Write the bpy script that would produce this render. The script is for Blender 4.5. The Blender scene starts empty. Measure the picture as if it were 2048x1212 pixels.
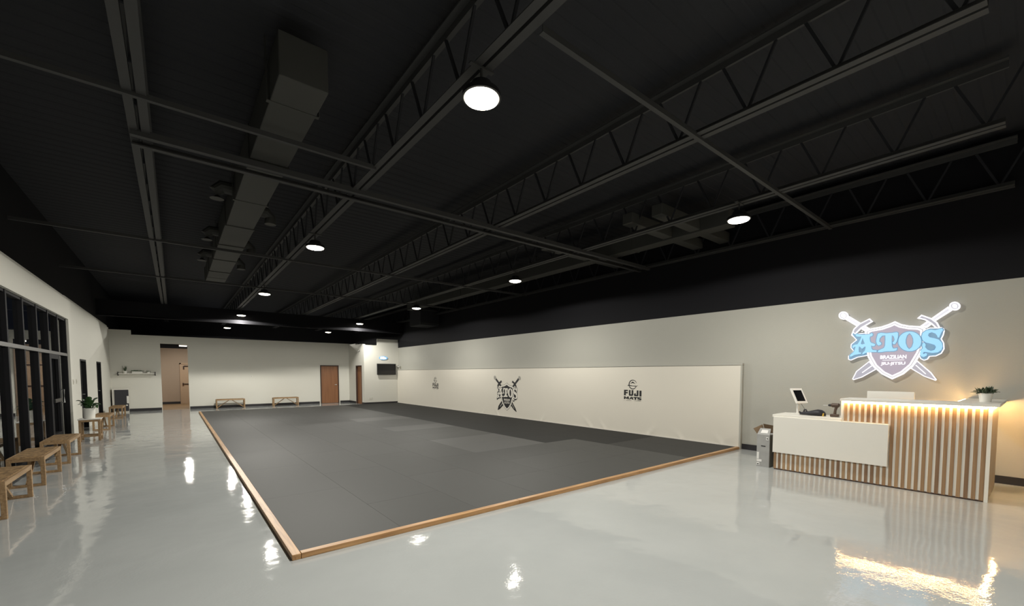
import bpy, bmesh, math, random
from mathutils import Vector, Matrix
R = math.radians
random.seed(7)
scene = bpy.context.scene
col = scene.collection

# ---------------------------------------------------------------- camera
cam_data = bpy.data.cameras.new('camera')
cam_data.sensor_width = 36.0
cam_data.sensor_fit = 'HORIZONTAL'
cam_data.lens = 846.0 / 2048.0 * 36.0
cam_data.shift_y = (790.0 - 606.0) / 2048.0
cam_data.clip_start = 0.05
cam = bpy.data.objects.new('camera', cam_data)
col.objects.link(cam)
cam.location = (0, 0, 1.62)
cam.rotation_euler = (R(90 - 2.943), 0, R(-38.59))
scene.camera = cam

# ---------------------------------------------------------------- world and exposure
world = bpy.data.worlds.new('night')
scene.world = world
world.use_nodes = True
world.node_tree.nodes['Background'].inputs[0].default_value = (0.010, 0.012, 0.018, 1)
world.node_tree.nodes['Background'].inputs[1].default_value = 0.6
scene.view_settings.view_transform = 'Standard'
scene.view_settings.look = 'None'
scene.view_settings.exposure = 0.0
scene.view_settings.gamma = 1.0
scene.view_settings.use_curve_mapping = False

LAMP_BEAM = 310.0           # watts of the main downward beam of each high bay lamp
LAMP_WIDE = 240.0           # watts of the fainter wide spill of its lens
LAMP_COL = (1.0, 0.965, 0.88)
LAMP_CONE = R(146)
LAMPS = [(2.16, -2.80), (2.16, 3.13), (2.17, 8.70), (2.20, 14.68), (2.24, 20.67), (2.26, 26.78),  # first lamp is unseen, added to brighten the front floor
         (6.93, 3.04), (6.97, 8.60), (7.03, 14.43), (7.07, 20.62), (7.08, 26.0)]
LAMP_Z = 4.0
RIGHT_ROW = 0.66            # the right row is dimmed against the left row
K = 1.1724                  # size of the roof steel against its first sketch

# ---------------------------------------------------------------- materials
def mat(name, color, rough=0.6, metal=0.0, emit=None, emit_s=0.0, noise=0.0, nscale=8.0, bump=0.0, bscale=40.0, spec=0.5, coat=0.0):
    m = bpy.data.materials.new(name)
    m.use_nodes = True
    nt = m.node_tree
    b = nt.nodes['Principled BSDF']
    b.inputs['Base Color'].default_value = (*color, 1)
    b.inputs['Roughness'].default_value = rough
    b.inputs['Metallic'].default_value = metal
    b.inputs['Specular IOR Level'].default_value = spec
    b.inputs['Coat Weight'].default_value = coat
    if emit:
        b.inputs['Emission Color'].default_value = (*emit, 1)
        b.inputs['Emission Strength'].default_value = emit_s
    if noise or bump:
        tc = nt.nodes.new('ShaderNodeTexCoord')
    if noise:
        n = nt.nodes.new('ShaderNodeTexNoise')
        n.inputs['Scale'].default_value = nscale
        n.inputs['Detail'].default_value = 4
        nt.links.new(tc.outputs['Object'], n.inputs['Vector'])
        mr = nt.nodes.new('ShaderNodeMapRange')
        mr.inputs['To Min'].default_value = 1 - noise
        mr.inputs['To Max'].default_value = 1 + noise
        nt.links.new(n.outputs['Fac'], mr.inputs['Value'])
        mx = nt.nodes.new('ShaderNodeVectorMath'); mx.operation = 'SCALE'
        mx.inputs[0].default_value = color
        nt.links.new(mr.outputs['Result'], mx.inputs['Scale'])
        nt.links.new(mx.outputs['Vector'], b.inputs['Base Color'])
    if bump:
        n = nt.nodes.new('ShaderNodeTexNoise')
        n.inputs['Scale'].default_value = bscale
        n.inputs['Detail'].default_value = 3
        nt.links.new(tc.outputs['Object'], n.inputs['Vector'])
        bp = nt.nodes.new('ShaderNodeBump')
        bp.inputs['Strength'].default_value = bump
        bp.inputs['Distance'].default_value = 0.01
        nt.links.new(n.outputs['Fac'], bp.inputs['Height'])
        nt.links.new(bp.outputs['Normal'], b.inputs['Normal'])
    return m

def wood(name, c1, c2, axis='Y', rough=0.5, scale=6.0):
    m = bpy.data.materials.new(name)
    m.use_nodes = True
    nt = m.node_tree
    b = nt.nodes['Principled BSDF']
    b.inputs['Roughness'].default_value = rough
    tc = nt.nodes.new('ShaderNodeTexCoord')
    mp = nt.nodes.new('ShaderNodeMapping')
    s = [scale * 6] * 3
    s['XYZ'.index(axis)] = scale * 0.35
    mp.inputs['Scale'].default_value = s
    n = nt.nodes.new('ShaderNodeTexNoise')
    n.inputs['Scale'].default_value = 1.0
    n.inputs['Detail'].default_value = 6
    n.inputs['Distortion'].default_value = 0.6
    cr = nt.nodes.new('ShaderNodeValToRGB')
    cr.color_ramp.elements[0].position = 0.3
    cr.color_ramp.elements[1].position = 0.7
    cr.color_ramp.elements[0].color = (*c1, 1)
    cr.color_ramp.elements[1].color = (*c2, 1)
    nt.links.new(tc.outputs['Object'], mp.inputs['Vector'])
    nt.links.new(mp.outputs['Vector'], n.inputs['Vector'])
    nt.links.new(n.outputs['Fac'], cr.inputs['Fac'])
    nt.links.new(cr.outputs['Color'], b.inputs['Base Color'])
    return m

def floor_mat():
    m = bpy.data.materials.new('grey_epoxy')
    m.use_nodes = True
    nt = m.node_tree
    b = nt.nodes['Principled BSDF']
    b.inputs['Roughness'].default_value = 0.045
    b.inputs['IOR'].default_value = 1.55
    tc = nt.nodes.new('ShaderNodeTexCoord')
    n = nt.nodes.new('ShaderNodeTexNoise'); n.inputs['Scale'].default_value = 1.3; n.inputs['Detail'].default_value = 5
    cr = nt.nodes.new('ShaderNodeValToRGB')
    cr.color_ramp.elements[0].position = 0.3; cr.color_ramp.elements[1].position = 0.75
    cr.color_ramp.elements[0].color = (0.375, 0.392, 0.388, 1)
    cr.color_ramp.elements[1].color = (0.41, 0.426, 0.422, 1)
    nt.links.new(tc.outputs['Object'], n.inputs['Vector'])
    nt.links.new(n.outputs['Fac'], cr.inputs['Fac'])
    nt.links.new(cr.outputs['Color'], b.inputs['Base Color'])
    # gentle waves of the poured coat, roller ripples and grit
    w = nt.nodes.new('ShaderNodeTexNoise'); w.inputs['Scale'].default_value = 2.2; w.inputs['Detail'].default_value = 2
    r = nt.nodes.new('ShaderNodeTexNoise'); r.inputs['Scale'].default_value = 38; r.inputs['Detail'].default_value = 2
    ms = nt.nodes.new('ShaderNodeTexNoise'); ms.inputs['Scale'].default_value = 0.8; ms.inputs['Detail'].default_value = 1
    for k in (w, r, ms): nt.links.new(tc.outputs['Object'], k.inputs['Vector'])
    b1 = nt.nodes.new('ShaderNodeBump'); b1.inputs['Strength'].default_value = 1.0; b1.inputs['Distance'].default_value = 0.007
    b2 = nt.nodes.new('ShaderNodeBump'); b2.inputs['Strength'].default_value = 1.0
    mr = nt.nodes.new('ShaderNodeMapRange')
    mr.inputs['From Min'].default_value = 0.42; mr.inputs['From Max'].default_value = 0.62
    mr.inputs['To Min'].default_value = 0.0001; mr.inputs['To Max'].default_value = 0.0009
    nt.links.new(ms.outputs['Fac'], mr.inputs['Value'])
    nt.links.new(mr.outputs['Result'], b2.inputs['Distance'])
    nt.links.new(w.outputs['Fac'], b1.inputs['Height'])
    nt.links.new(r.outputs['Fac'], b2.inputs['Height'])
    nt.links.new(b1.outputs['Normal'], b2.inputs['Normal'])
    nt.links.new(b2.outputs['Normal'], b.inputs['Normal'])
    return m

def glass_mat():
    m = bpy.data.materials.new('window_glass')
    m.use_nodes = True
    b = m.node_tree.nodes['Principled BSDF']
    b.inputs['Base Color'].default_value = (0.9, 0.93, 0.92, 1)
    b.inputs['Transmission Weight'].default_value = 1.0
    b.inputs['Roughness'].default_value = 0.0
    b.inputs['IOR'].default_value = 1.7
    return m

def woven_mat():
    m = bpy.data.materials.new('woven_rope')
    m.use_nodes = True
    nt = m.node_tree
    b = nt.nodes['Principled BSDF']
    b.inputs['Roughness'].default_value = 0.85
    tc = nt.nodes.new('ShaderNodeTexCoord')
    ch = nt.nodes.new('ShaderNodeTexChecker'); ch.inputs['Scale'].default_value = 55
    n = nt.nodes.new('ShaderNodeTexNoise'); n.inputs['Scale'].default_value = 22; n.inputs['Detail'].default_value = 6
    ch.inputs['Color1'].default_value = (0.20, 0.115, 0.042, 1)
    ch.inputs['Color2'].default_value = (0.09, 0.05, 0.018, 1)
    mx = nt.nodes.new('ShaderNodeMix'); mx.data_type = 'RGBA'; cr = nt.nodes.new('ShaderNodeMapRange'); cr.inputs['From Min'].default_value = 0.42; cr.inputs['From Max'].default_value = 0.62
    nt.links.new(tc.outputs['Object'], ch.inputs['Vector'])
    nt.links.new(tc.outputs['Object'], n.inputs['Vector'])
    nt.links.new(ch.outputs['Color'], mx.inputs['A'])
    nt.links.new(n.outputs['Fac'], cr.inputs['Value']); nt.links.new(cr.outputs['Result'], mx.inputs['Factor'])
    mx.inputs['B'].default_value = (0.34, 0.21, 0.085, 1)
    nt.links.new(mx.outputs['Result'], b.inputs['Base Color'])
    bp = nt.nodes.new('ShaderNodeBump'); bp.inputs['Distance'].default_value = 0.004
    nt.links.new(ch.outputs['Fac'], bp.inputs['Height'])
    nt.links.new(bp.outputs['Normal'], b.inputs['Normal'])
    return m

M = {
 'floor': floor_mat(),
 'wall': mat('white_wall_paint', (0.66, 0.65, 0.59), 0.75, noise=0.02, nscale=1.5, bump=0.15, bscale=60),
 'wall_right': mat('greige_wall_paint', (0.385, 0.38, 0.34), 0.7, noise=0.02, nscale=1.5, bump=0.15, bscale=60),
 'black_paint': mat('black_dryfall_paint', (0.024, 0.025, 0.029), 0.8, spec=0.25),
 'black_wall': mat('black_upper_wall_paint', (0.008, 0.008, 0.010), 0.85, spec=0.2),
 'black_steel': mat('black_painted_steel', (0.045, 0.045, 0.045), 0.6, spec=0.35),
 'duct': mat('black_painted_duct', (0.055, 0.055, 0.05), 0.6, spec=0.3, noise=0.1, nscale=2),
 'pad': mat('cream_vinyl', (0.69, 0.655, 0.575), 0.45, noise=0.02, nscale=0.8),
 'print': mat('black_vinyl_print', (0.012, 0.012, 0.013), 0.5),
 'print_light': mat('cream_vinyl_print', (0.72, 0.69, 0.62), 0.5),
 'print_grey': mat('grey_vinyl_print', (0.25, 0.24, 0.21), 0.5),
 'mat_mid': mat('mat_mid_grey', (0.046, 0.046, 0.044), 0.62, noise=0.05, nscale=3, spec=0.4, bump=0.1, bscale=250),
 'mat_mid2': mat('mat_mid_grey_brushed', (0.043, 0.043, 0.041), 0.62, noise=0.05, nscale=3, spec=0.4, bump=0.1, bscale=250),
 'mat_dark': mat('mat_dark_grey', (0.015, 0.015, 0.0145), 0.7, noise=0.05, nscale=3, spec=0.25, bump=0.1, bscale=250),  # dark side of the nap sheen, put into the base colour
 'mat_deep': mat('mat_deep_grey', (0.028, 0.028, 0.027), 0.66, noise=0.05, nscale=3, spec=0.3, bump=0.1, bscale=250),  # weaker dark sheen of the nap, also put into the colour
 'mat_light': mat('mat_light_grey', (0.063, 0.063, 0.061), 0.58, noise=0.05, nscale=3, spec=0.4, bump=0.1, bscale=250),  # pale nap sheen put into the base colour
 'oak': wood('oak_border', (0.30, 0.155, 0.06), (0.52, 0.30, 0.13), 'X', 0.4),
 'oak_y': wood('oak_border_long', (0.30, 0.155, 0.06), (0.52, 0.30, 0.13), 'Y', 0.4),
 'bench_wood': wood('bench_wood', (0.23, 0.138, 0.065), (0.40, 0.265, 0.14), 'Y', 0.5),
 'slat_a': wood('oak_slat', (0.24, 0.14, 0.07), (0.38, 0.24, 0.13), 'Z', 0.5),
 'slat_b': wood('darker_oak_slat', (0.17, 0.095, 0.05), (0.30, 0.18, 0.10), 'Z', 0.5),
 'slat_c': wood('pale_oak_slat', (0.30, 0.18, 0.09), (0.44, 0.29, 0.16), 'Z', 0.5),
 'laminate': wood('pale_oak_laminate', (0.42, 0.31, 0.20), (0.54, 0.42, 0.29), 'Z', 0.5, 3),
 'white_lam': mat('white_laminate', (0.76, 0.74, 0.68), 0.35),
 'white_plastic': mat('white_plastic', (0.75, 0.74, 0.70), 0.35),
 'white_ceramic': mat('white_ceramic', (0.78, 0.77, 0.72), 0.3),
 'black_plastic': mat('black_plastic', (0.015, 0.015, 0.016), 0.35),
 'screen': mat('dark_screen', (0.006, 0.006, 0.007), 0.12),
 'black_frame': mat('black_anodised_aluminium', (0.007, 0.007, 0.009), 0.7, spec=0.25),
 'grey_frame': mat('grey_aluminium', (0.09, 0.09, 0.087), 0.4, metal=0.3),
 'steel': mat('brushed_steel', (0.6, 0.6, 0.6), 0.3, metal=1.0),
 'baseboard': mat('black_vinyl_baseboard', (0.016, 0.015, 0.018), 0.5),
 'glass': glass_mat(),
 'woven': woven_mat(),
 'brown_door': wood('brown_wood_door', (0.20, 0.085, 0.036), (0.27, 0.12, 0.052), 'Z', 0.45, 2),
 'dark_frame': mat('dark_brown_door_frame', (0.045, 0.022, 0.014), 0.5),
 'corridor': mat('beige_corridor_paint', (0.42, 0.33, 0.25), 0.8),
 'corridor_floor': mat('brown_corridor_floor', (0.26, 0.17, 0.09), 0.5),
 'corridor_door': mat('tan_corridor_door', (0.50, 0.36, 0.24), 0.6),
 'leaf': mat('dark_green_leaf', (0.035, 0.085, 0.025), 0.4, noise=0.3, nscale=12),
 'leaf2': mat('grey_green_leaf', (0.05, 0.075, 0.04), 0.6, noise=0.3, nscale=30),
 'soil': mat('dark_soil', (0.03, 0.02, 0.015), 0.9),
 'card': mat('brown_cardboard', (0.22, 0.15, 0.09), 0.8),
 'silver_card': mat('printed_silver_cardboard', (0.33, 0.33, 0.32), 0.5, noise=0.15, nscale=9),
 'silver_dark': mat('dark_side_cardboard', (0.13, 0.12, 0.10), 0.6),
 'label': mat('white_label', (0.75, 0.74, 0.72), 0.5),
 'bag': mat('black_nylon', (0.012, 0.012, 0.018), 0.6, bump=0.6, bscale=18),
 'yellow': mat('yellow_plastic', (0.7, 0.45, 0.06), 0.5),
 'drill': mat('dark_brown_plastic', (0.075, 0.045, 0.03), 0.5),
 'em_lens': mat('lamp_lens', (0.9, 0.9, 0.85), 0.3, emit=(1.0, 0.93, 0.76), emit_s=14.0),
 'em_corridor': mat('corridor_lamp_diffuser', (0.9, 0.9, 0.85), 0.3, emit=(1.0, 0.95, 0.85), emit_s=4.0),
 'em_led_end': mat('warm_led_strip_end', (1, 0.8, 0.5), 0.4, emit=(1.0, 0.60, 0.24), emit_s=165.0),
 'em_led': mat('warm_led_strip', (1, 0.8, 0.5), 0.4, emit=(1.0, 0.60, 0.24), emit_s=65.0),
 'em_white': mat('sign_white_acrylic', (0.3, 0.3, 0.32), 0.4, emit=(0.97, 0.95, 1.0), emit_s=1.0),
 'em_lav': mat('sign_lavender_acrylic', (0.12, 0.10, 0.13), 0.4, emit=(0.42, 0.38, 0.45), emit_s=0.85),
 'em_silver': mat('sign_silver_acrylic', (0.12, 0.12, 0.13), 0.4, emit=(0.46, 0.45, 0.53), emit_s=0.8),
 'em_grip': mat('sign_pale_silver', (0.2, 0.2, 0.22), 0.4, emit=(0.80, 0.79, 0.86), emit_s=0.85),
 'em_grey': mat('sign_grey_line', (0.2, 0.2, 0.22), 0.4, emit=(0.22, 0.20, 0.25), emit_s=0.6),
 'em_blue': mat('sign_pale_blue_acrylic', (0.08, 0.16, 0.22), 0.4, emit=(0.36, 0.70, 0.96), emit_s=0.9),
 'em_edge': mat('sign_slate_blue_acrylic', (0.1, 0.2, 0.3), 0.4, emit=(0.17, 0.28, 0.40), emit_s=0.75),
 'em_neon': mat('small_sign_white_blue', (0.5, 0.7, 0.9), 0.4, emit=(0.65, 0.83, 1.0), emit_s=2.2),
 'em_neon_blue': mat('small_sign_blue', (0.1, 0.25, 0.45), 0.4, emit=(0.10, 0.28, 0.5), emit_s=0.9),
 'plate': mat('ivory_switch_plate', (0.5, 0.48, 0.42), 0.5),
 'ground': mat('dark_asphalt', (0.02, 0.02, 0.02), 0.9),
}

# ---------------------------------------------------------------- mesh builder
class MB:
    def __init__(self):
        self.bm = bmesh.new()
    def box(self, x0, x1, y0, y1, z0, z1, mi=0, bevel=0.0):
        vs = [self.bm.verts.new(p) for p in ((x0,y0,z0),(x1,y0,z0),(x1,y1,z0),(x0,y1,z0),(x0,y0,z1),(x1,y0,z1),(x1,y1,z1),(x0,y1,z1))]
        fs = []
        for f in ((0,3,2,1),(4,5,6,7),(0,1,5,4),(1,2,6,5),(2,3,7,6),(3,0,4,7)):
            q = self.bm.faces.new([vs[i] for i in f]); q.material_index = mi; fs.append(q)
        if bevel:
            es = list({e for f in fs for e in f.edges})
            bmesh.ops.bevel(self.bm, geom=es, offset=bevel, segments=2, affect='EDGES', profile=0.5)
        return self
    def bar(self, a, b, w, h, up=(0,0,1)):
        a = Vector(a); b = Vector(b); d = (b - a).normalized(); u = Vector(up)
        s = d.cross(u)
        if s.length < 1e-4: s = d.cross(Vector((1,0,0)))
        s.normalize(); u = s.cross(d).normalized()
        vs = []
        for p in (a, b):
            for i, j in ((-1,-1),(1,-1),(1,1),(-1,1)):
                vs.append(self.bm.verts.new(p + s*(i*w/2) + u*(j*h/2)))
        for f in ((0,1,2,3),(7,6,5,4),(0,4,5,1),(1,5,6,2),(2,6,7,3),(3,7,4,0)):
            self.bm.faces.new([vs[i] for i in f])
        return self
    def tube(self, pts, r, n=10, cap=True):
        pts = [Vector(p) for p in pts]
        rs = r if isinstance(r, (list, tuple)) else [r]*len(pts)
        rings = []
        ref = Vector((0,0,1))
        for i, p in enumerate(pts):
            d = (pts[min(i+1, len(pts)-1)] - pts[max(i-1, 0)]).normalized()
            s = d.cross(ref)
            if s.length < 0.05: s = d.cross(Vector((1,0,0)))
            s.normalize(); u = s.cross(d)
            rings.append([self.bm.verts.new(p + (s*math.cos(t) + u*math.sin(t))*rs[i]) for t in [2*math.pi*k/n for k in range(n)]])
        for a, b in zip(rings, rings[1:]):
            for k in range(n):
                self.bm.faces.new((a[k], a[(k+1)%n], b[(k+1)%n], b[k]))
        if cap:
            self.bm.faces.new(rings[0]); self.bm.faces.new(rings[-1])
        return self
    def lathe(self, prof, c=(0,0,0), n=24, mi=0, sx=1.0, sy=1.0):
        c = Vector(c); rings = []
        for r, z in prof:
            rings.append([self.bm.verts.new(c + Vector((sx*r*math.cos(t), sy*r*math.sin(t), z))) for t in [2*math.pi*k/n for k in range(n)]])
        for a, b in zip(rings, rings[1:]):
            for k in range(n):
                f = self.bm.faces.new((a[k], a[(k+1)%n], b[(k+1)%n], b[k])); f.material_index = mi
        for g in (rings[0], rings[-1]):
            f = self.bm.faces.new(g); f.material_index = mi
        return self
    def prism(self, pts, z0, z1):
        lo = [self.bm.verts.new((x, y, z0)) for x, y in pts]; hi = [self.bm.verts.new((x, y, z1)) for x, y in pts]
        self.bm.faces.new(lo); self.bm.faces.new(hi); n = len(pts)
        for k in range(n): self.bm.faces.new((lo[k], lo[(k+1)%n], hi[(k+1)%n], hi[k]))
        return self
    def leaf(self, base, direc, length, width, droop=0.5, seg=6):
        p = Vector(base); d = Vector(direc).normalized()
        rows = []
        for i in range(seg+1):
            t = i/seg
            side = d.cross(Vector((0,0,1)))
            if side.length < 0.05: side = Vector((1,0,0))
            side.normalize(); up = side.cross(d).normalized()
            w = width*0.5*math.sin(math.pi*min(1, 0.08+t*0.92))**0.8 if t < 1 else 0.001
            rows.append([self.bm.verts.new(p - side*w + up*w*0.35), self.bm.verts.new(p), self.bm.verts.new(p + side*w + up*w*0.35),
                         self.bm.verts.new(p - up*0.003)])
            p = p + d*(length/seg)
            d = (d + Vector((0,0,-droop/seg))).normalized()
        for a, b in zip(rows, rows[1:]):
            self.bm.faces.new((a[0], a[1], b[1], b[0])); self.bm.faces.new((a[1], a[2], b[2], b[1]))
            self.bm.faces.new((a[0], b[0], b[3], a[3])); self.bm.faces.new((a[2], a[3], b[3], b[2]))
        return self
    def mesh(self, name, mats, smooth=False):
        bmesh.ops.recalc_face_normals(self.bm, faces=self.bm.faces)
        me = bpy.data.meshes.new(name)
        self.bm.to_mesh(me); self.bm.free()
        for m in (mats if isinstance(mats, (list, tuple)) else [mats]): me.materials.append(m)
        if smooth:
            for p in me.polygons: p.use_smooth = True
            try: me.set_sharp_from_angle(angle=R(40))
            except Exception: pass
        return me
    def build(self, name, mats, parent=None, smooth=False, loc=None):
        o = bpy.data.objects.new(name, self.mesh(name, mats, smooth))
        col.objects.link(o)
        if parent: o.parent = parent
        if loc: o.location = loc
        return o

def tag(o, label=None, cat=None, group=None, kind=None):
    if label: o['label'] = label
    if cat: o['category'] = cat
    if group: o['group'] = group
    if kind: o['kind'] = kind
    return o
def struct(o): o['kind'] = 'structure'; return o
def thing(name, label, cat, loc=(0,0,0), rz=0, group=None):
    o = bpy.data.objects.new(name, None); col.objects.link(o)
    o.empty_display_size = 0.1
    o.location = loc; o.rotation_euler = (0, 0, rz)
    return tag(o, label, cat, group)
def kids(o): return [c for c in bpy.data.objects if c.parent == o]
def copy_tree(o, parent=None):
    c = o.copy(); col.objects.link(c); c.parent = parent
    for ch in kids(o): copy_tree(ch, c)
    return c

# flat shapes (contours with holes) cut out of sheet and lifted off a wall
def inflate(pts, d):
    n = len(pts); area = sum(pts[i][0]*pts[(i+1)%n][1] - pts[(i+1)%n][0]*pts[i][1] for i in range(n))/2
    s = 1 if area > 0 else -1
    out = []
    for i in range(n):
        a = Vector(pts[i-1]); b = Vector(pts[i]); c = Vector(pts[(i+1)%n])
        e1 = (b-a); e2 = (c-b)
        if e1.length < 1e-6 or e2.length < 1e-6: out.append(tuple(b)); continue
        e1.normalize(); e2.normalize()
        n1 = Vector((e1.y, -e1.x))*s; n2 = Vector((e2.y, -e2.x))*s
        k = n1 + n2
        if k.length < 0.2: out.append(tuple(b + n1*d)); continue
        k.normalize(); q = max(0.55, k.dot(n1))
        out.append(tuple(b + k*(d/q)))
    return out
def cut(name, contours, z0, z1, m, parent=None, xf=None, smooth=True):
    """contours in a local (right, up) plane; z0..z1 = height above the wall"""
    cu = bpy.data.curves.new(name, 'CURVE'); cu.dimensions = '2D'; cu.fill_mode = 'BOTH'
    for c in contours:
        sp = cu.splines.new('POLY'); sp.points.add(len(c)-1)
        for p, q in zip(sp.points, c): p.co = (q[0], q[1], 0, 1)
        sp.use_cyclic_u = True
    cu.extrude = (z1-z0)/2
    t = bpy.data.objects.new(name, cu); col.objects.link(t)
    me = bpy.data.meshes.new_from_object(t.evaluated_get(bpy.context.evaluated_depsgraph_get()))
    bpy.data.objects.remove(t); bpy.data.curves.remove(cu)
    me.transform(Matrix.Translation((0, 0, (z0+z1)/2)))
    if xf: me.transform(xf)
    me.materials.clear(); me.materials.append(m)
    o = bpy.data.objects.new(name, me); col.objects.link(o)
    if parent: o.parent = parent
    return o
def text(name, body, width, height, z0, z1, m, parent=None, xf=None, bold=0.02, at=(0,0)):
    cu = bpy.data.curves.new(name, 'FONT'); cu.body = body; cu.extrude = (z1-z0)/2; cu.offset = bold; cu.resolution_u = 3
    t = bpy.data.objects.new(name, cu); col.objects.link(t)
    me = bpy.data.meshes.new_from_object(t.evaluated_get(bpy.context.evaluated_depsgraph_get()))
    bpy.data.objects.remove(t); bpy.data.curves.remove(cu)
    xs = [v.co.x for v in me.vertices]; ys = [v.co.y for v in me.vertices]
    sx = width/(max(xs)-min(xs)); sy = height/(max(ys)-min(ys))
    for v in me.vertices:
        v.co.x = (v.co.x-min(xs))*sx + at[0]; v.co.y = (v.co.y-min(ys))*sy + at[1]; v.co.z += (z0+z1)/2
    if xf: me.transform(xf)
    me.materials.clear(); me.materials.append(m)
    o = bpy.data.objects.new(name, me); col.objects.link(o)
    if parent: o.parent = parent
    return o
# right wall faces -X : local right = -Y, up = +Z, out = -X
XF_RIGHT = Matrix(((0,0,-1,0),(-1,0,0,0),(0,1,0,0),(0,0,0,1)))
# back wall faces -Y : local right = +X, up = +Z, out = -Y
XF_BACK = Matrix(((1,0,0,0),(0,0,-1,0),(0,1,0,0),(0,0,0,1)))
# ================================================================ room shell
DECK = 5.05
FAR = 29.4
BACK = 24.1
FRONT = -4.0
struct(MB().box(-2.35, 9.7, FRONT, 24.3, -0.2, 0).box(-2.35, 9.7, 24.3, FAR, -0.3, -0.21).build('floor', M['floor']))
struct(MB().box(-14, -2.36, FRONT-4, 30, -0.3, -0.05).build('trim_1', M['ground']))  # dark ground outside the shop windows
tag(bpy.data.objects['trim_1'], kind='structure')
# ribbed roof deck
mb = MB()
y = FRONT
pts = []
while y < FAR:
    pts += [(y, DECK), (y+0.09, DECK), (y+0.11, DECK+0.006), (y+0.19, DECK+0.006)]
    y += 0.21
pts += [(FAR+0.3, DECK), (FAR+0.3, DECK+0.15), (FRONT, DECK+0.15)]
lo = [mb.bm.verts.new((-2.35, a, b)) for a, b in pts]; hi = [mb.bm.verts.new((9.7, a, b)) for a, b in pts]
for k in range(len(pts)):
    mb.bm.faces.new((lo[k], lo[(k+1)%len(pts)], hi[(k+1)%len(pts)], hi[k]))
struct(mb.build('ceiling', M['black_paint']))
W = [M['wall'], M['black_wall'], M['wall_right']]
# right wall: painted up to 2.98, black above
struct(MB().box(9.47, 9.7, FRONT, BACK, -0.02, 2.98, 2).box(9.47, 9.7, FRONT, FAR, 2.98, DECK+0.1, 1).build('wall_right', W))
struct(MB().box(-2.35, 9.7, FRONT-0.2, FRONT, -0.02, 2.98).box(-2.35, 9.7, FRONT-0.2, FRONT, 2.98, DECK+0.1, 1).build('wall_front', W))
# back wall with the corridor opening
mb = MB()
mb.box(-2.35, -0.44, BACK, BACK+0.16, -0.02, 3.25)
mb.box(-2.35, -1.38, BACK, BACK+0.16, 3.25, 3.44)
mb.box(-0.44, 0.51, BACK, BACK+0.16, 2.92, 3.25)
mb.box(0.51, 6.11, BACK, BACK+0.16, -0.02, 3.25)
mb.box(6.11, 7.06, BACK, BACK+0.16, 2.05, 3.25)
mb.box(7.06, 9.7, BACK, BACK+0.16, -0.02, 3.25)
mb.box(-2.35, 9.7, FAR, FAR+0.15, -0.3, DECK+0.1, 1)
struct(mb.build('wall_back', W))
# boxed-out corner room at the right end of the back wall
mb = MB()
BX, BY = 7.62, 21.7
mb.box(BX, 9.47, BY, BY+0.12, -0.02, 3.07)
mb.box(8.34, 9.47, BY, BY+0.12, 3.07, 3.41)
mb.box(BX, BX+0.12, BY+0.12, 22.05, -0.02, 3.12)
mb.box(BX, BX+0.12, 22.05, 22.95, 2.03, 3.14)
mb.box(BX, BX+0.12, 22.95, BACK, -0.02, 3.2)
mb.box(BX+0.12, 9.47, BY+0.12, BACK, 3.0, 3.06, 1)
struct(mb.build('wall_corner_room', W))
# left wall: shopfront bulkhead, then solid wall
mb = MB()
mb.box(-2.2, -2.0, FRONT, 15.4, 2.95, 3.43)
mb.box(-2.3, -2.06, FRONT, 15.4, 3.43, 3.53)
mb.box(-2.2, -2.0, 15.06, 15.4, -0.02, 2.95)
mb.box(-2.3, -2.06, 15.4, 16.9, -0.02, 3.50)
mb.box(-2.3, -2.06, 16.9, 17.9, 2.02, 3.50)
mb.box(-2.3, -2.06, 17.9, 20.15, -0.02, 3.50)
mb.box(-2.3, -2.06, 20.15, 21.2, 2.02, 3.50)
mb.box(-2.3, -2.06, 21.2, BACK, -0.02, 3.50)
mb.box(-2.3, -2.10, 15.4, BACK, 3.50, 3.58)
mb.box(-2.34, -2.12, FRONT, 15.4, 3.53, DECK+0.02, 1)
mb.box(-2.34, -2.12, 15.4, FAR, 3.58, DECK+0.02, 1)
struct(mb.build('wall_left', W))
# baseboards
struct(MB().box(9.45, 9.47, FRONT, 3.96, 0, 0.115).build('baseboard_right', M['baseboard']))
mb = MB(); mb.box(-2.05, -0.46, BACK-0.015, BACK, 0, 0.115); mb.box(0.53, 6.05, BACK-0.015, BACK, 0, 0.115); mb.box(7.12, BX, BACK-0.015, BACK, 0, 0.115)
struct(mb.build('baseboard_back', M['baseboard']))
mb = MB(); mb.box(BX-0.015, 9.4, BY-0.015, BY, 0, 0.115); mb.box(BX-0.015, BX, BY, 22.0, 0, 0.115); mb.box(BX-0.015, BX, 23.0, BACK-0.02, 0, 0.115)
struct(mb.build('baseboard_corner_room', M['baseboard']))

# corridor behind the opening
mb = MB()
mb.box(-1.6, 2.2, 28.6, 28.75, -0.02, 2.93)
mb.box(-1.6, 2.2, 28.6, 28.75, 2.93, 3.2, 1)
mb.box(-1.75, -1.6, BACK+0.16, 28.75, -0.02, 3.2)
mb.box(2.2, 2.35, BACK+0.16, 28.75, -0.02, 3.2)
struct(mb.build('wall_corridor', [M['corridor'], M['black_paint']]))
struct(MB().box(-1.75, 2.35, BACK+0.16, 28.75, 3.2, 3.3).build('ceiling_corridor', M['black_paint']))
struct(MB().box(-1.75, 2.35, BACK+0.16, 28.75, -0.2, 0.0).box(-0.44, 0.51, BACK-0.01, BACK+0.17, -0.15, 0.003).build('floor_corridor', M['corridor_floor']))
struct(MB().box(-1.6, 0.22, 28.57, 28.6, 0, 0.12).build('baseboard_corridor', M['baseboard']))
d = struct(MB().box(0.30, 1.20, 28.53, 28.6, 0.0, 2.1).build('door_5', M['corridor_door']))
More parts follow.
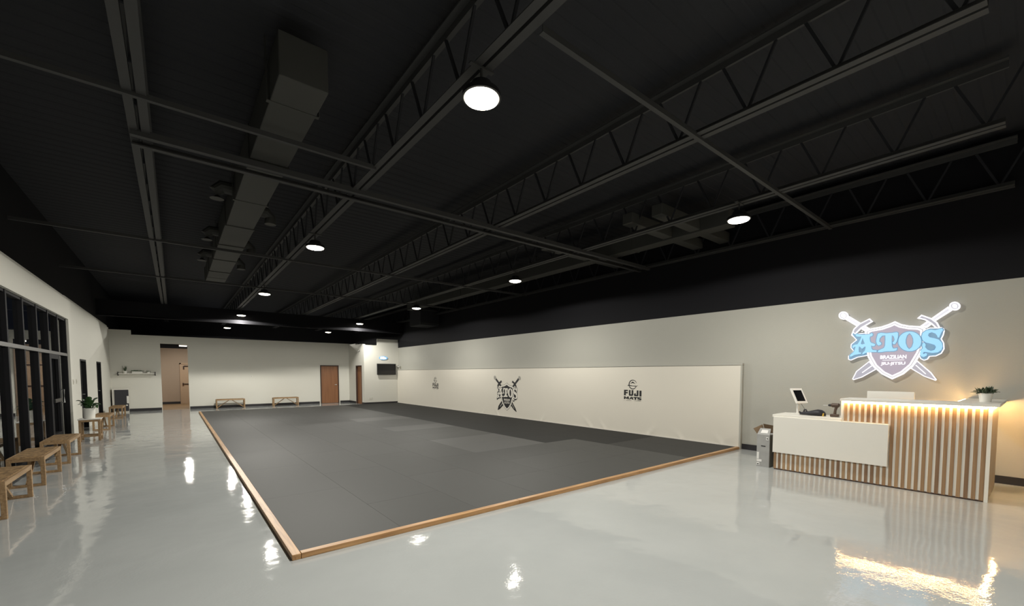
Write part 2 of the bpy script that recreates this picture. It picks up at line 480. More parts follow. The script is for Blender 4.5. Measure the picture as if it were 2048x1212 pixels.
MB().box(0.24, 0.30, 28.50, 28.6, 0, 2.16).box(0.24, 1.26, 28.5, 28.6, 2.1, 2.16).build('door_frame', M['corridor_door'], d)
MB().bar((0.42, 28.5, 2.0), (1.0, 28.5, 2.0), 0.03, 0.05).box(0.38, 0.44, 28.47, 28.53, 1.85, 2.0).build('door_closer', M['dark_frame'], d)
MB().box(0.34, 1.16, 28.49, 28.53, 1.03, 1.07).box(0.34, 0.4, 28.46, 28.5, 1.0, 1.1).build('push_bar', M['dark_frame'], d)

# doors of the room
d = struct(MB().box(6.16, 7.01, BACK-0.005, BACK+0.05, 0.01, 2.0, bevel=0.003).build('door_3', M['brown_door']))
MB().box(6.11, 6.16, BACK-0.03, BACK+0.1, 0, 2.05).box(7.01, 7.06, BACK-0.03, BACK+0.1, 0, 2.05).box(6.16, 7.01, BACK-0.03, BACK+0.1, 2.0, 2.05).build('door_frame', M['dark_frame'], d)
mb = MB(); mb.tube([(6.92, BACK-0.005, 1.0), (6.92, BACK-0.06, 1.0)], 0.012); mb.tube([(6.92, BACK-0.06, 1.0), (6.82, BACK-0.06, 1.0)], 0.011); mb.tube([(6.92, BACK-0.004, 1.0), (6.92, BACK-0.015, 1.0)], 0.03, 14)
mb.build('door_handle', M['steel'], d)
d = struct(MB().box(BX+0.07, BX+0.11, 22.10, 22.90, 0.01, 1.98).build('door_4', M['brown_door']))
MB().box(BX-0.01, BX+0.11, 22.05, 22.10, 0, 2.03).box(BX-0.01, BX+0.11, 22.90, 22.95, 0, 2.03).box(BX-0.01, BX+0.11, 22.1, 22.9, 1.98, 2.03).build('door_frame', M['dark_frame'], d)
for n, (y0, y1) in ((1, (16.9, 17.9)), (2, (20.15, 21.2))):
    d = struct(MB().box(-2.20, -2.14, y0+0.05, y1-0.05, 0.0, 1.97).build('door_%d' % n, M['black_plastic']))
    MB().box(-2.24, -2.05, y0, y0+0.05, 0, 2.02).box(-2.24, -2.05, y1-0.05, y1, 0, 2.02).box(-2.24, -2.05, y0+0.05, y1-0.05, 1.97, 2.02).build('door_frame', M['black_frame'], d)
    MB().tube([(-2.14, y1-0.15, 1.0), (-2.09, y1-0.15, 1.0), (-2.09, y1-0.25, 1.0)], 0.011).build('door_handle', M['steel'], d)

# ---------------------------------------------------------------- shopfront window
XG = -2.105
mull = [15.03 - 0.95*k for k in range(21)]
mull = [m_ for m_ in mull if m_ > FRONT]
wn = struct(MB().box(XG-0.06, XG+0.055, FRONT, 15.06, 0.0, 0.10).build('window_1', M['black_frame']))
for i, ym in enumerate(mull):
    MB().box(XG-0.06, XG+0.062, ym-0.035, ym+0.035, 0.10, 2.95).build('mullion', M['black_frame'], wn)
MB().box(XG-0.06, XG+0.068, FRONT, 15.03, 2.04, 2.105).build('transom', M['grey_frame'], wn)
MB().box(XG-0.06, XG+0.05, FRONT, 15.06, 2.90, 2.95).build('head_rail', M['black_frame'], wn)
for i in range(len(mull)-1):
    a, b = mull[i+1]+0.03, mull[i]-0.03
    MB().box(XG-0.006, XG+0.006, a, b, 0.10, 2.04).build('lower_pane', M['glass'], wn)
    MB().box(XG-0.006, XG+0.006, a, b, 2.105, 2.90).build('upper_pane', M['glass'], wn)
dr = struct(MB().box(XG+0.01, XG+0.06, 13.17, 13.27, 0.10, 2.04).box(XG+0.01, XG+0.06, 13.95, 14.05, 0.10, 2.04).box(XG+0.01, XG+0.06, 13.27, 13.95, 1.94, 2.04).box(XG+0.01, XG+0.06, 13.27, 13.95, 0.1, 0.3).build('door_6', M['black_frame']))
MB().box(XG+0.06, XG+0.09, 13.27, 13.95, 0.98, 1.06).build('push_bar', M['black_plastic'], dr)
MB().tube([(XG+0.06, 14.0, 0.95), (XG+0.12, 14.0, 0.95), (XG+0.12, 14.0, 1.25), (XG+0.06, 14.0, 1.25)], 0.014).build('pull_handle', M['steel'], dr)

# ================================================================ roof steel
def joist(x, name, label):
    t = thing(name, label, 'joist', (x, 0, 4.258), group='open web roof joists')
    t.scale = (K, K, K)
    for s in (-1, 1):
        MB().box(s*0.045-0.032, s*0.045+0.032, 0.3, 24.05, 0, 0.008).box(s*0.045-s*0.028-0.004, s*0.045-s*0.028+0.004, 0.3, 24.05, 0.008, 0.06).build('bottom_chord', M['black_steel'], t)
    MB().box(-0.07, 0.07, 0.3, 24.05, 0.56, 0.575).box(-0.012, 0.012, 0.3, 24.05, 0.5, 0.56).build('top_chord', M['black_steel'], t)
    return t
web = None
JX = [-0.211, 2.169, 4.666, 6.987, 9.344]
JL = ['leftmost black steel joist, seen as two parallel bars at photo left',
      'black steel joist directly above the left row of lamps',
      'black steel joist midway between the two rows of lamps',
      'black steel joist above the right row of lamps, its V-shaped web bars visible',
      'rightmost black steel joist, nearest the wall with the glowing sign']
for x, l in zip(JX, JL):
    t = joist(x, 'roof_joist', l)
    for k in range(37):
        y = 0.42 + k*0.64
        if web is None:
            m_ = MB().bar((0, 0, 0.03), (0, 0.24, 0.56), 0.022, 0.022).bar((0, 0, 0.03), (0, -0.24, 0.56), 0.02, 0.02).mesh('web_bar', M['black_paint'])
            web = m_
        o = bpy.data.objects.new('web_bar', web); col.objects.link(o); o.parent = t; o.location = (0, y, 0)
def cross(name, y, x0, x1, z, w, h, double, label, cat, grp=None):
    t = thing(name, label, cat, (0, y*K, 1.62+(z-1.62)*K), group=grp)
    t.scale = (K, K, K)
    if double:
        for s in (-1, 1):
            MB().box(x0, x1, s*w/2-0.03, s*w/2+0.03, 0, 0.012).box(x0, x1, s*(w/2+0.026)-0.004, s*(w/2+0.026)+0.004, 0.012, h).build('flange', M['black_steel'], t)
        MB().box(x0, x1, -0.01, 0.01, 0.03, 0.10).build('girder_web', M['black_paint'], t)
    else:
        MB().box(x0, x1, -0.02, 0.02, 0, 0.006).box(x0, x1, -0.02, -0.014, 0.006, 0.045).build('angle_bar', M['black_steel'], t)
    return t
cross('bridging_bar', 2.14, 1.95, 8.03, 3.845, 0, 0, False, 'thin black steel bar crossing the ceiling just in front of the nearest lamps', 'brace')
cross('bridging_bar', 4.66, -0.9, 1.80, 3.845, 0, 0, False, 'thin black steel bar crossing below the air duct at upper left of photo', 'brace')
cross('bridging_bar', 9.42, -2.1, 8.05, 3.845, 0, 0, False, 'thin black steel bar crossing the full ceiling beyond the second pair of lamps', 'brace')
cross('bridging_bar', 12.9, -2.1, 8.05, 3.845, 0, 0, False, 'thin black steel bar crossing the full ceiling just beyond the third pair of lamps', 'brace')
cross('steel_girder', 5.48, -0.25, 8.05, 3.83, 0.22, 0.06, True, 'double-flanged black girder crossing the ceiling between first and second pair of lamps', 'girder')
cross('bridging_bar', 18.75, -2.1, 8.05, 3.80, 0, 0, False, 'thin black steel bar crossing the ceiling near the back wall', 'brace')

t = thing('roof_beam', 'solid black beam spanning the ceiling just behind the fourth pair of lamps', 'beam', (0, 21.0, 3.68))  # added to throw the shade line across the upper back wall
MB().box(-2.1, 9.46, -0.012, 0.012, 0.02, 0.575).build('beam_web', M['black_wall'], t)
MB().box(-2.1, 9.46, -0.07, 0.07, 0.0, 0.02).build('flange', M['black_wall'], t)

# ducts
dt = thing('air_duct', 'wide flat black ventilation duct hanging left of the left lamp row', 'duct', (0.92*K, 0, 1.62+2.38*K))
dt.scale = (K, K, K)
cuts = [3.9, 5.6, 8.3, 9.6, 10.9, 12.2, 13.7]
for a, b in zip(cuts, cuts[1:]):
    w_ = 0.19 if a < 8 else 0.205
    MB().box(-w_, w_, a, b-0.03, 0, 0.36, bevel=0.01).box(-w_-0.012, w_+0.012, b-0.03, b, -0.012, 0.372).build('duct_section', M['duct'], dt)
for y_, s in ((7.2, -1), (7.9, 1), (9.5, -1), (10.1, 1), (11.3, -1), (11.7, 1)):
    MB().tube([(s*0.19, y_, 0.2), (s*0.32, y_, 0.2), (s*0.38, y_+0.02, 0.14), (s*0.38, y_+0.02, 0.03)], 0.085, 12).build('outlet_elbow', M['duct'], dt)
for y_ in (4.3, 7.0, 10.0, 13.0): MB().box(-0.215, -0.21, y_, y_+0.04, -0.005, 0.6).box(0.21, 0.215, y_, y_+0.04, -0.005, 0.6).box(-0.21, 0.21, y_, y_+0.04, -0.005, 0.0).build('hanger_strap', M['duct'], dt)
dt = thing('air_duct', 'narrow black ventilation duct running along the right lamp row', 'duct', (7.05*K, 0, 1.62+2.36*K))
dt.scale = (K, K, K)
for a, b in zip([3.2, 6.0, 8.8, 11.2, 13.4], [5.98, 8.78, 11.18, 13.38, 15.0]):
    MB().box(-0.13, 0.13, a, b, 0, 0.26, bevel=0.01).build('duct_section', M['duct'], dt)
for y_, x0, x1 in ((4.25, -1.3, 0.95), (3.75, -1.25, 0.95), (6.1, -1.4, 0.95)):
    MB().box(x0, x1, y_-0.09, y_+0.09, 0.03, 0.2, bevel=0.01).build('branch_duct', M['duct'], dt)
for y_ in (5.0, 8.0, 12.0): MB().box(-0.135, -0.13, y_, y_+0.04, -0.005, 0.6).box(0.13, 0.135, y_, y_+0.04, -0.005, 0.6).box(-0.13, 0.13, y_, y_+0.04, -0.005, 0.0).build('hanger_strap', M['duct'], dt)
t = thing('air_handler', 'boxy black air handling unit near the ceiling by the right wall', 'air handler', (7.75*K, 14.7*K, 1.62+1.83*K))
t.scale = (K, K, K)
MB().box(-0.45, 0.45, -0.05, 0.9, 0, 0.62, bevel=0.02).build('casing', M['black_paint'], t)
MB().box(-0.46, 0.46, -0.06, 0.0, 0.04, 0.07).box(-0.46, 0.46, -0.06, 0.0, 0.54, 0.57).build('seam_trim', M['black_steel'], t)
for sx in (-0.4, 0.4):
    MB().tube([(sx, 0.4, 0.62), (sx, 0.4, 1.1)], 0.008, 6).build('hanger_rod', M['black_steel'], t)

# ================================================================ lamps
def lamp():
    t = thing('high_bay_lamp', '', 'lamp', (0, 0, LAMP_Z), group='round high bay lamps')
    MB().lathe([(0.02, 0.12), (0.09, 0.12), (0.11, 0.06), (0.165, 0.04), (0.17, 0.0), (0.155, -0.004), (0.15, 0.004), (0.02, 0.006)], n=32).build('housing', M['black_plastic'], t, True)
    MB().lathe([(0.148, 0.0), (0.145, -0.015), (0.11, -0.027), (0.05, -0.034), (0.004, -0.036)], n=32).build('lens', M['em_lens'], t, True)
    MB().tube([(0, 0, 0.12), (0, 0, 0.252)], 0.012, 8).box(-0.12, 0.12, -0.02, 0.02, 0.245, 0.257).build('hanger', M['black_steel'], t)
    ld = bpy.data.lights.new('beam_light', 'SPOT'); ld.shadow_soft_size = 0.015; ld.energy = LAMP_BEAM; ld.color = LAMP_COL; ld.spot_size = LAMP_CONE; ld.spot_blend = 0.6
    lo_ = bpy.data.objects.new('beam_light', ld); col.objects.link(lo_); lo_.parent = t; lo_.location = (0, 0, -0.15)
    ld = bpy.data.lights.new('spill_light', 'SPOT'); ld.shadow_soft_size = 0.015; ld.energy = LAMP_WIDE; ld.color = LAMP_COL; ld.spot_size = R(176); ld.spot_blend = 0.1
    lo_ = bpy.data.objects.new('spill_light', ld); col.objects.link(lo_); lo_.parent = t; lo_.location = (0, 0, -0.14)
    return t
NAMES = ['behind the camera, left row', 'nearest of the left row', 'second nearest of the left row', 'third nearest of the left row',
         'fourth nearest of the left row', 'farthest of the left row',
         'nearest of the right row', 'second nearest of the right row', 'third nearest of the right row',
         'fourth nearest of the right row', 'farthest of the right row']
l0 = lamp()
dim = {}
for ch in kids(l0):
    if ch.type == 'LIGHT':
        q = ch.data.copy(); q.energy *= RIGHT_ROW; dim[ch.data.name] = q
for i, (x, y) in enumerate(LAMPS):
    o = l0 if i == 0 else copy_tree(l0)
    o.location = (x, y, LAMP_Z); o['label'] = 'round black high bay lamp, lit warm white, ' + NAMES[i]
    if i > 5:
        for ch in kids(o):
            if ch.type == 'LIGHT': ch.data = dim[ch.data.name.split('.')[0]]
t = thing('corridor_lamp', 'short bright white lamp at the top right of the corridor opening', 'lamp', (0.36, 24.5, 2.86))
MB().box(-0.15, 0.15, -0.05, 0.05, 0.02, 0.07).tube([(0, 0, 0.07), (0, 0, 0.34)], 0.01, 6).build('housing', M['white_plastic'], t)
MB().box(-0.14, 0.14, -0.045, 0.045, -0.02, 0.02, bevel=0.01).build('diffuser', M['em_corridor'], t)
ld = bpy.data.lights.new('corridor_light', 'AREA'); ld.shape = 'RECTANGLE'; ld.size = 0.26; ld.size_y = 0.08; ld.energy = 62; ld.color = (1.0, 0.96, 0.88)  # added fill, hidden above the opening, to light the corridor
lo_ = bpy.data.objects.new('corridor_light', ld); col.objects.link(lo_); lo_.parent = t; lo_.location = (0.1, 2.0, 0.29)
MB().box(-0.05, 0.25, 1.93, 2.07, 0.30, 0.34).build('rear_fitting', M['white_plastic'], t)  # housing for the added fill light, out of view

# ================================================================ mats and borders
X0, PX, Y0, PY = 0.82, 0.954, 4.05, 0.982
NX, NY = 9, 17
PY = (BY - 0.03 - Y0) / 18.0
NY = 18
occ = {}
tiles = []
def put(c, r, w, h, tone):
    for i in range(w):
        for j in range(h):
            if (c+i, r+j) in occ or c+i >= NX or r+j >= NY: return False
    for i in range(w):
        for j in range(h): occ[(c+i, r+j)] = 1
    tiles.append((c, r, w, h, tone)); return True
for r in (3, 4, 7, 10): put(4, r, 2, 1, 'light')
for r in range(0, NY, 2): put(0, r, 1, 2, 'mid')
for c in (1, 2, 3):
    if c != 2: put(c, 0, 1, 1, 'mid2' if c == 1 else 'mid')
    for r in range((0 if c == 2 else 1), NY, 2): put(c, r, 1, 2 if r+2 <= NY else 1, ('mid', 'mid2')[(r//2+c) % 2])
for r in range(NY):
    put(4, r, 2, 1, ('mid', 'mid2')[(r//2) % 2])
for r in range(NY):
    put(6, r, 1, 1, 'dark' if r >= 3 else 'mid')
for r in range(0, NY, 2):
    put(7, r, 1, 2, 'dark' if r >= 2 else 'deep')
for r in range(0, NY, 2):
    put(8, r, 1, 2, 'dark' if r >= 2 else 'deep')
cache = {}
lightlab = {3: 'lighter grey floor mat in the middle, nearer half of the largest pale patch', 4: 'lighter grey floor mat in the middle, farther half of the largest pale patch',
            7: 'lighter grey floor mat, narrow pale strip behind the largest pale patch', 10: 'lighter grey floor mat, farthest small pale strip'}
for c, r, w, h, tone in tiles:
    key = (w, h, tone)
    if key not in cache:
        g = 0.0007
        cache[key] = MB().box(g, w*PX-g, g, h*PY-g, 0, 0.04, bevel=0.0015).mesh('floor_mat', M['mat_'+tone])
    o = bpy.data.objects.new('floor_mat', cache[key]); col.objects.link(o)
    o.location = (X0+c*PX, Y0+r*PY, 0.001)
    if tone == 'light': tag(o, lightlab[r], 'mat', 'interlocking training mats')
    elif tone == 'dark': tag(o, 'darkest grey training mats along the padded right wall', 'mat', 'darkest training mats')
    elif tone == 'deep': tag(o, ['dark grey training mat in the front row, second column from the padded wall', 'dark grey training mat in the front right corner against the padded wall'][c-7], 'mat', 'interlocking training mats')
    elif r == 0: tag(o, 'grey training mat in the front row, %s from the left oak border' % ('first', 'second', 'third', 'fourth', 'fifth', '', 'sixth')[c], 'mat', 'interlocking training mats')
    elif c == 0: tag(o, 'grey training mats in the column along the left oak border, behind the front one', 'mat', 'training mats along the left border')
    elif tone == 'mid': tag(o, 'mid grey training mats laid edge to edge in the oak border', 'mat', 'mid grey training mats')
    else: tag(o, 'slightly darker mid grey training mats laid between the mid grey ones', 'mat', 'slightly darker training mats')
PAD_X = 9.40
t = thing('mat_border', 'long oak edging board along the left side of the mats', 'border', (0, 0, 0))
MB().box(0.745, 0.817, 3.977, 12.0, 0, 0.05, bevel=0.004).build('board', M['oak_y'], t)
MB().box(0.745, 0.817, 12.003, BY-0.05, 0, 0.05, bevel=0.004).build('board', M['oak_y'], t)
t = thing('mat_border', 'long oak edging board along the front of the mats, reaching the padded wall', 'border', (0, 0, 0))
xs = [0.82, 3.3, 5.8, 8.1, 9.40]
for a, b in zip(xs, xs[1:]): MB().box(a, b-0.003, 3.977, 4.047, 0, 0.05, bevel=0.004).build('board', M['oak'], t)

# ================================================================ padded wall with prints
pad = thing('wall_padding', 'cream vinyl wall padding with black logos along the right wall', 'wall padding', (0, 0, 0))
mb = MB()
ys = [4.0 + i*(BY-0.02-4.0)/420 for i in range(421)]
zs = [0.045 + i*(1.79-0.045)/24 for i in range(25)]
folds = [(4.35, 0.05, 0.9, 0.28), (5.3, 0.05, 1.0, 0.24), (6.2, 0.05, -0.9, 0.3), (7.6, 0.05, 0.9, 0.26), (8.1, 0.05, 1.1, 0.42), (10.2, 0.05, -0.8, 0.26), (12.6, 0.05, 0.8, 0.32), (13.6, 0.05, -0.9, 0.2)]
def fold(y, z):
    v = 0
    for fy, fz, sl, ln in folds:
        if z < fz+ln:
            cy_ = fy + (z-fz)*sl
            v += 0.034*math.exp(-((y-cy_)/0.035)**2)*(1-(z-fz)/ln)
    for sy in (4.62, 5.85): v -= 0.004*math.exp(-((y-sy)/0.02)**2)
    return v
grid = [[mb.bm.verts.new((PAD_X - fold(y, z), y, z)) for z in zs] for y in ys]
for a, b in zip(grid, grid[1:]):
    for k in range(len(zs)-1): mb.bm.faces.new((a[k], a[k+1], b[k+1], b[k]))
bk = [[mb.bm.verts.new((9.468, y, z)) for z in (zs[0], zs[-1])] for y in (ys[0], ys[-1])]
mb.bm.faces.new([grid[0][k] for k in range(len(zs))] + [bk[0][1], bk[0][0]])
mb.bm.faces.new([grid[-1][k] for k in range(len(zs))] + [bk[1][1], bk[1][0]])
mb.bm.faces.new([g[-1] for g in grid] + [bk[1][1], bk[0][1]])
mb.build('vinyl_cover', M['pad'], pad, True)
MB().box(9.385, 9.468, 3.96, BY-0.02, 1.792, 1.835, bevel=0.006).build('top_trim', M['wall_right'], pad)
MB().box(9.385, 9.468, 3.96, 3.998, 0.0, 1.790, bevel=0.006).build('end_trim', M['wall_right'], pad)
MB().box(9.392, 9.398, 4.0, BY-0.02, 0.042, 0.07).build('bottom_piping', M['print_light'], pad)

SIGN = {
 'A': [[(-0.511,0.242),(-0.497,0.260),(-0.466,0.246),(-0.407,0.237),(-0.349,0.236),(-0.313,0.241),(-0.292,0.258),(-0.275,0.237),(-0.283,0.212),(-0.315,0.201),(-0.317,0.166),(-0.309,0.115),(-0.292,0.091),(-0.263,0.080),(-0.239,0.065),(-0.245,0.041),(-0.266,0.035),(-0.293,0.047),(-0.287,-0.001),(-0.271,-0.031),(-0.214,-0.041),(-0.218,-0.066),(-0.274,-0.066),(-0.331,-0.067),(-0.367,-0.079),(-0.396,-0.100),(-0.409,-0.084),(-0.393,-0.061),(-0.377,-0.045),(-0.369,-0.015),(-0.362,0.030),(-0.382,0.031),(-0.414,-0.004),(-0.437,0.029),(-0.459,0.040),(-0.461,-0.011),(-0.456,-0.063),(-0.421,-0.071),(-0.427,-0.089),(-0.470,-0.097),(-0.522,-0.108),(-0.546,-0.126),(-0.570,-0.137),(-0.582,-0.118),(-0.560,-0.090),(-0.525,-0.056),(-0.512,-0.009),(-0.503,0.037),(-0.523,0.034),(-0.535,0.014),(-0.551,0.030),(-0.539,0.060),(-0.511,0.075),(-0.479,0.078),(-0.458,0.119),(-0.436,0.174),(-0.428,0.212),(-0.458,0.210),(-0.495,0.215)], [(-0.411,0.186),(-0.435,0.085),(-0.416,0.072),(-0.378,0.082),(-0.396,0.134)]],
 'T': [[(-0.208,0.241),(-0.171,0.254),(-0.101,0.240),(-0.028,0.242),(0.032,0.250),(0.048,0.236),(0.049,0.168),(0.037,0.101),(0.015,0.055),(-0.006,0.057),(-0.019,0.081),(0.001,0.097),(0.010,0.130),(-0.002,0.181),(-0.029,0.208),(-0.028,0.132),(-0.022,0.022),(-0.008,-0.017),(0.017,-0.018),(0.043,-0.011),(0.041,-0.046),(0.003,-0.061),(-0.091,-0.060),(-0.160,-0.071),(-0.194,-0.071),(-0.198,-0.046),(-0.156,-0.022),(-0.122,-0.004),(-0.108,0.034),(-0.107,0.137),(-0.111,0.209),(-0.153,0.205),(-0.184,0.159),(-0.188,0.108),(-0.162,0.085),(-0.161,0.060),(-0.190,0.042),(-0.213,0.063),(-0.227,0.117),(-0.219,0.186)]],
 'O': [[(0.332,0.081),(0.330,0.046),(0.322,0.014),(0.307,-0.015),(0.286,-0.039),(0.261,-0.057),(0.233,-0.068),(0.202,-0.070),(0.171,-0.065),(0.141,-0.052),(0.114,-0.032),(0.091,-0.005),(0.073,0.026),(0.061,0.061),(0.057,0.097),(0.059,0.133),(0.068,0.167),(0.084,0.196),(0.105,0.220),(0.131,0.237),(0.160,0.247),(0.191,0.248),(0.222,0.242),(0.251,0.228),(0.277,0.208),(0.300,0.181),(0.317,0.150),(0.328,0.116)], [(0.189,0.223),(0.217,0.187),(0.237,0.129),(0.241,0.063),(0.226,-0.003),(0.193,-0.039),(0.166,-0.000),(0.148,0.061),(0.146,0.122),(0.159,0.188)]],
 'S': [[(0.531,0.261),(0.560,0.268),(0.574,0.244),(0.556,0.211),(0.543,0.166),(0.534,0.129),(0.518,0.133),(0.510,0.162),(0.490,0.195),(0.448,0.219),(0.416,0.206),(0.406,0.172),(0.425,0.141),(0.485,0.120),(0.531,0.097),(0.564,0.049),(0.576,-0.009),(0.566,-0.064),(0.526,-0.102),(0.468,-0.109),(0.408,-0.095),(0.372,-0.087),(0.354,-0.105),(0.367,-0.129),(0.388,-0.106),(0.407,-0.119),(0.402,-0.150),(0.368,-0.170),(0.338,-0.154),(0.323,-0.113),(0.329,-0.071),(0.355,-0.028),(0.345,0.014),(0.352,0.055),(0.373,0.054),(0.385,0.024),(0.380,-0.011),(0.407,-0.054),(0.450,-0.077),(0.490,-0.061),(0.505,-0.017),(0.490,0.016),(0.446,0.038),(0.386,0.061),(0.348,0.099),(0.335,0.157),(0.346,0.215),(0.387,0.253),(0.438,0.261),(0.488,0.248)]],
 'shield': [[(0.002,0.436),(0.085,0.379),(0.182,0.347),(0.299,0.328),(0.370,0.288),(0.379,0.107),(0.339,-0.101),(0.254,-0.311),(0.140,-0.445),(-0.001,-0.534),(-0.141,-0.446),(-0.254,-0.318),(-0.335,-0.147),(-0.373,0.083),(-0.387,0.311),(-0.299,0.344),(-0.169,0.363),(-0.075,0.397)]],
 'banner': [[(-0.552,0.302),(-0.510,0.266),(-0.296,0.276),(-0.145,0.292),(0.063,0.289),(0.203,0.292),(0.331,0.255),(0.424,0.293),(0.517,0.285),(0.554,0.291),(0.582,0.267),(0.590,0.228),(0.581,0.165),(0.562,0.109),(0.590,0.043),(0.598,-0.047),(0.569,-0.122),(0.506,-0.163),(0.436,-0.167),(0.416,-0.211),(0.372,-0.228),(0.330,-0.200),(0.307,-0.139),(0.237,-0.110),(0.067,-0.111),(-0.196,-0.109),(-0.327,-0.124),(-0.473,-0.154),(-0.567,-0.204),(-0.606,-0.185),(-0.608,-0.124),(-0.535,-0.042),(-0.578,0.021),(-0.576,0.086),(-0.504,0.155),(-0.549,0.215),(-0.574,0.261)]],
 'pommelL': [[(-0.628,0.595),(-0.631,0.573),(-0.640,0.553),(-0.656,0.539),(-0.675,0.530),(-0.697,0.529),(-0.720,0.535),(-0.740,0.547),(-0.757,0.565),(-0.768,0.587),(-0.772,0.610),(-0.769,0.633),(-0.760,0.652),(-0.744,0.667),(-0.724,0.675),(-0.702,0.676),(-0.680,0.670),(-0.660,0.657),(-0.643,0.639),(-0.632,0.618)]],
 'pommelR': [[(0.746,0.594),(0.744,0.573),(0.736,0.556),(0.723,0.542),(0.707,0.535),(0.688,0.533),(0.668,0.539),(0.651,0.551),(0.636,0.567),(0.627,0.588),(0.623,0.609),(0.625,0.630),(0.633,0.648),(0.647,0.661),(0.664,0.668),(0.683,0.669),(0.702,0.663),(0.719,0.652),(0.733,0.635),(0.743,0.615)]],
 'gripL': [[(-0.644,0.608),(-0.321,0.341),(-0.380,0.289),(-0.696,0.548)]],
 'gripR': [[(0.614,0.606),(0.661,0.538),(0.486,0.395),(0.387,0.290),(0.300,0.323),(0.392,0.406)]],
 'guardL': [[(-0.331,0.516),(-0.283,0.457),(-0.433,0.358),(-0.499,0.277),(-0.531,0.193),(-0.579,0.246),(-0.548,0.353),(-0.470,0.439)]],
 'guardR': [[(0.317,0.511),(0.438,0.441),(0.505,0.370),(0.545,0.270),(0.495,0.268),(0.432,0.351),(0.355,0.420),(0.266,0.455)]],
 'bladeL': [[(0.290,-0.219),(0.464,-0.418),(0.531,-0.533),(0.516,-0.549),(0.382,-0.484),(0.216,-0.351)]],
 'bladeR': [[(-0.313,-0.218),(-0.488,-0.395),(-0.540,-0.534),(-0.518,-0.551),(-0.404,-0.504),(-0.209,-0.361)]],
 'lineL': [[(0.273,-0.301),(0.283,-0.292),(0.406,-0.438),(0.396,-0.445)]],
 'lineR': [[(-0.267,-0.283),(-0.255,-0.293),(-0.396,-0.425),(-0.407,-0.417)]],
}

def flat_xf(x, y, z, s=1.0): return Matrix.Translation((x, y, z)) @ XF_RIGHT @ Matrix.Diagonal((s, s, 1, 1))
def emblem(parent, x, y, z, s, lay):
    """crossed swords behind a shield with lettering; lay: dict of materials and thickness"""
    xf = flat_xf(x, y, z, s)
    k = lay['k']
    out, fill, line = lay['out'], lay['fill'], lay['line']
    for side in 'LR':
        b = cut('sword_blade', [SIGN['blade'+side][0]], 0, 0.030*k, out, parent, xf)
        cut('blade_face', [inflate(SIGN['blade'+side][0], -0.014)], 0.0, 0.034*k, fill, b, xf)
        cut('blade_ridge', [SIGN['line'+side][0]], 0.0, 0.037*k, line, b, xf)
        g = cut('sword_grip', [SIGN['grip'+side][0]], 0, 0.030*k, out, parent, xf)
        cut('grip_face', [inflate(SIGN['grip'+side][0], -0.024)], 0, 0.034*k, lay['grip'], g, xf)
        p = cut('pommel', [SIGN['pommel'+side][0]], 0, 0.036*k, lay['pommel'], parent, xf)
        cut('pommel_disc', [inflate(SIGN['pommel'+side][0], -0.022), inflate(SIGN['pommel'+side][0], -0.03)], 0, 0.040*k, lay['ring'], p, xf)
        q = cut('sword_guard', [SIGN['guard'+side][0]], 0, 0.038*k, out, parent, xf)
        cut('guard_face', [inflate(SIGN['guard'+side][0], -0.019)], 0, 0.042*k, fill, q, xf)
    bn = cut('lettering_backing', [SIGN['banner'][0]], 0, 0.043*k, lay['banner'], parent, xf)
    cut('backing_face', [inflate(SIGN['banner'][0], -0.013)], 0, 0.045*k, lay['edge'], bn, xf)
    sh = cut('shield', [SIGN['shield'][0]], 0, 0.048*k, lay['sh1'], parent, xf)
    cut('shield_line', [inflate(SIGN['shield'][0], -0.027*lay.get('lw', 1))], 0, 0.050*k, lay['sh2'], sh, xf)
    cut('shield_border', [inflate(SIGN['shield'][0], -0.034*lay.get('lw', 1))], 0, 0.052*k, lay['sh3'], sh, xf)
    cut('shield_face', [inflate(SIGN['shield'][0], -0.060)], 0, 0.054*k, lay['sh4'], sh, xf)
    for ch in 'ATOS':
        cs = SIGN[ch]
        e = cut('letter_outline', [inflate(cs[0], 0.012)] + [inflate(c, -0.010) for c in cs[1:]], 0, 0.058*k, lay['edge'], parent, xf)
        cut('letter', cs, 0, 0.066*k, lay['letter'], e, xf)
    text('lettering', 'BRAZILIAN', 0.33, 0.062, 0.0, 0.058*k, lay['text'], parent, xf, 0.035, (-0.165, -0.188))
    cut('underline', [[(-0.135, -0.206), (0.14, -0.206), (0.14, -0.214), (-0.135, -0.214)]], 0, 0.058*k, lay['text'], parent, xf)
    text('lettering', 'JIU-JITSU', 0.31, 0.062, 0.0, 0.058*k, lay['text'], parent, xf, 0.035, (-0.155, -0.302))
sign = thing('wall_sign', 'glowing blue and white sign with shield and crossed swords above the reception desk', 'sign', (0, 0, 0))
emblem(sign, 9.432, 1.57, 2.05, 1.0, dict(k=0.6, out=M['em_white'], fill=M['em_silver'], line=M['em_white'], grip=M['em_grip'], pommel=M['em_white'], ring=M['em_silver'],
       banner=M['em_white'], edge=M['em_edge'], sh1=M['em_white'], sh2=M['em_grey'], sh3=M['em_white'], sh4=M['em_lav'], letter=M['em_blue'], text=M['em_white']))
for y_, z_ in ((2.0, 2.35), (1.2, 2.35), (1.57, 1.8)):
    MB().tube([(9.43, y_, z_), (9.468, y_, z_)], 0.012, 8).build('standoff', M['steel'], sign)
sg = kids(sign)
emblem(pad, PAD_X-0.001, 12.07, 0.825, 1.04, dict(k=0.06, out=M['print'], fill=M['print'], line=M['print_light'], grip=M['print'], pommel=M['print_grey'], ring=M['print_light'],
       banner=M['print_light'], edge=M['print'], sh1=M['print'], sh2=M['print_light'], sh3=M['print_light'], sh4=M['print'], letter=M['print_light'], text=M['print_light'], lw=0.35))

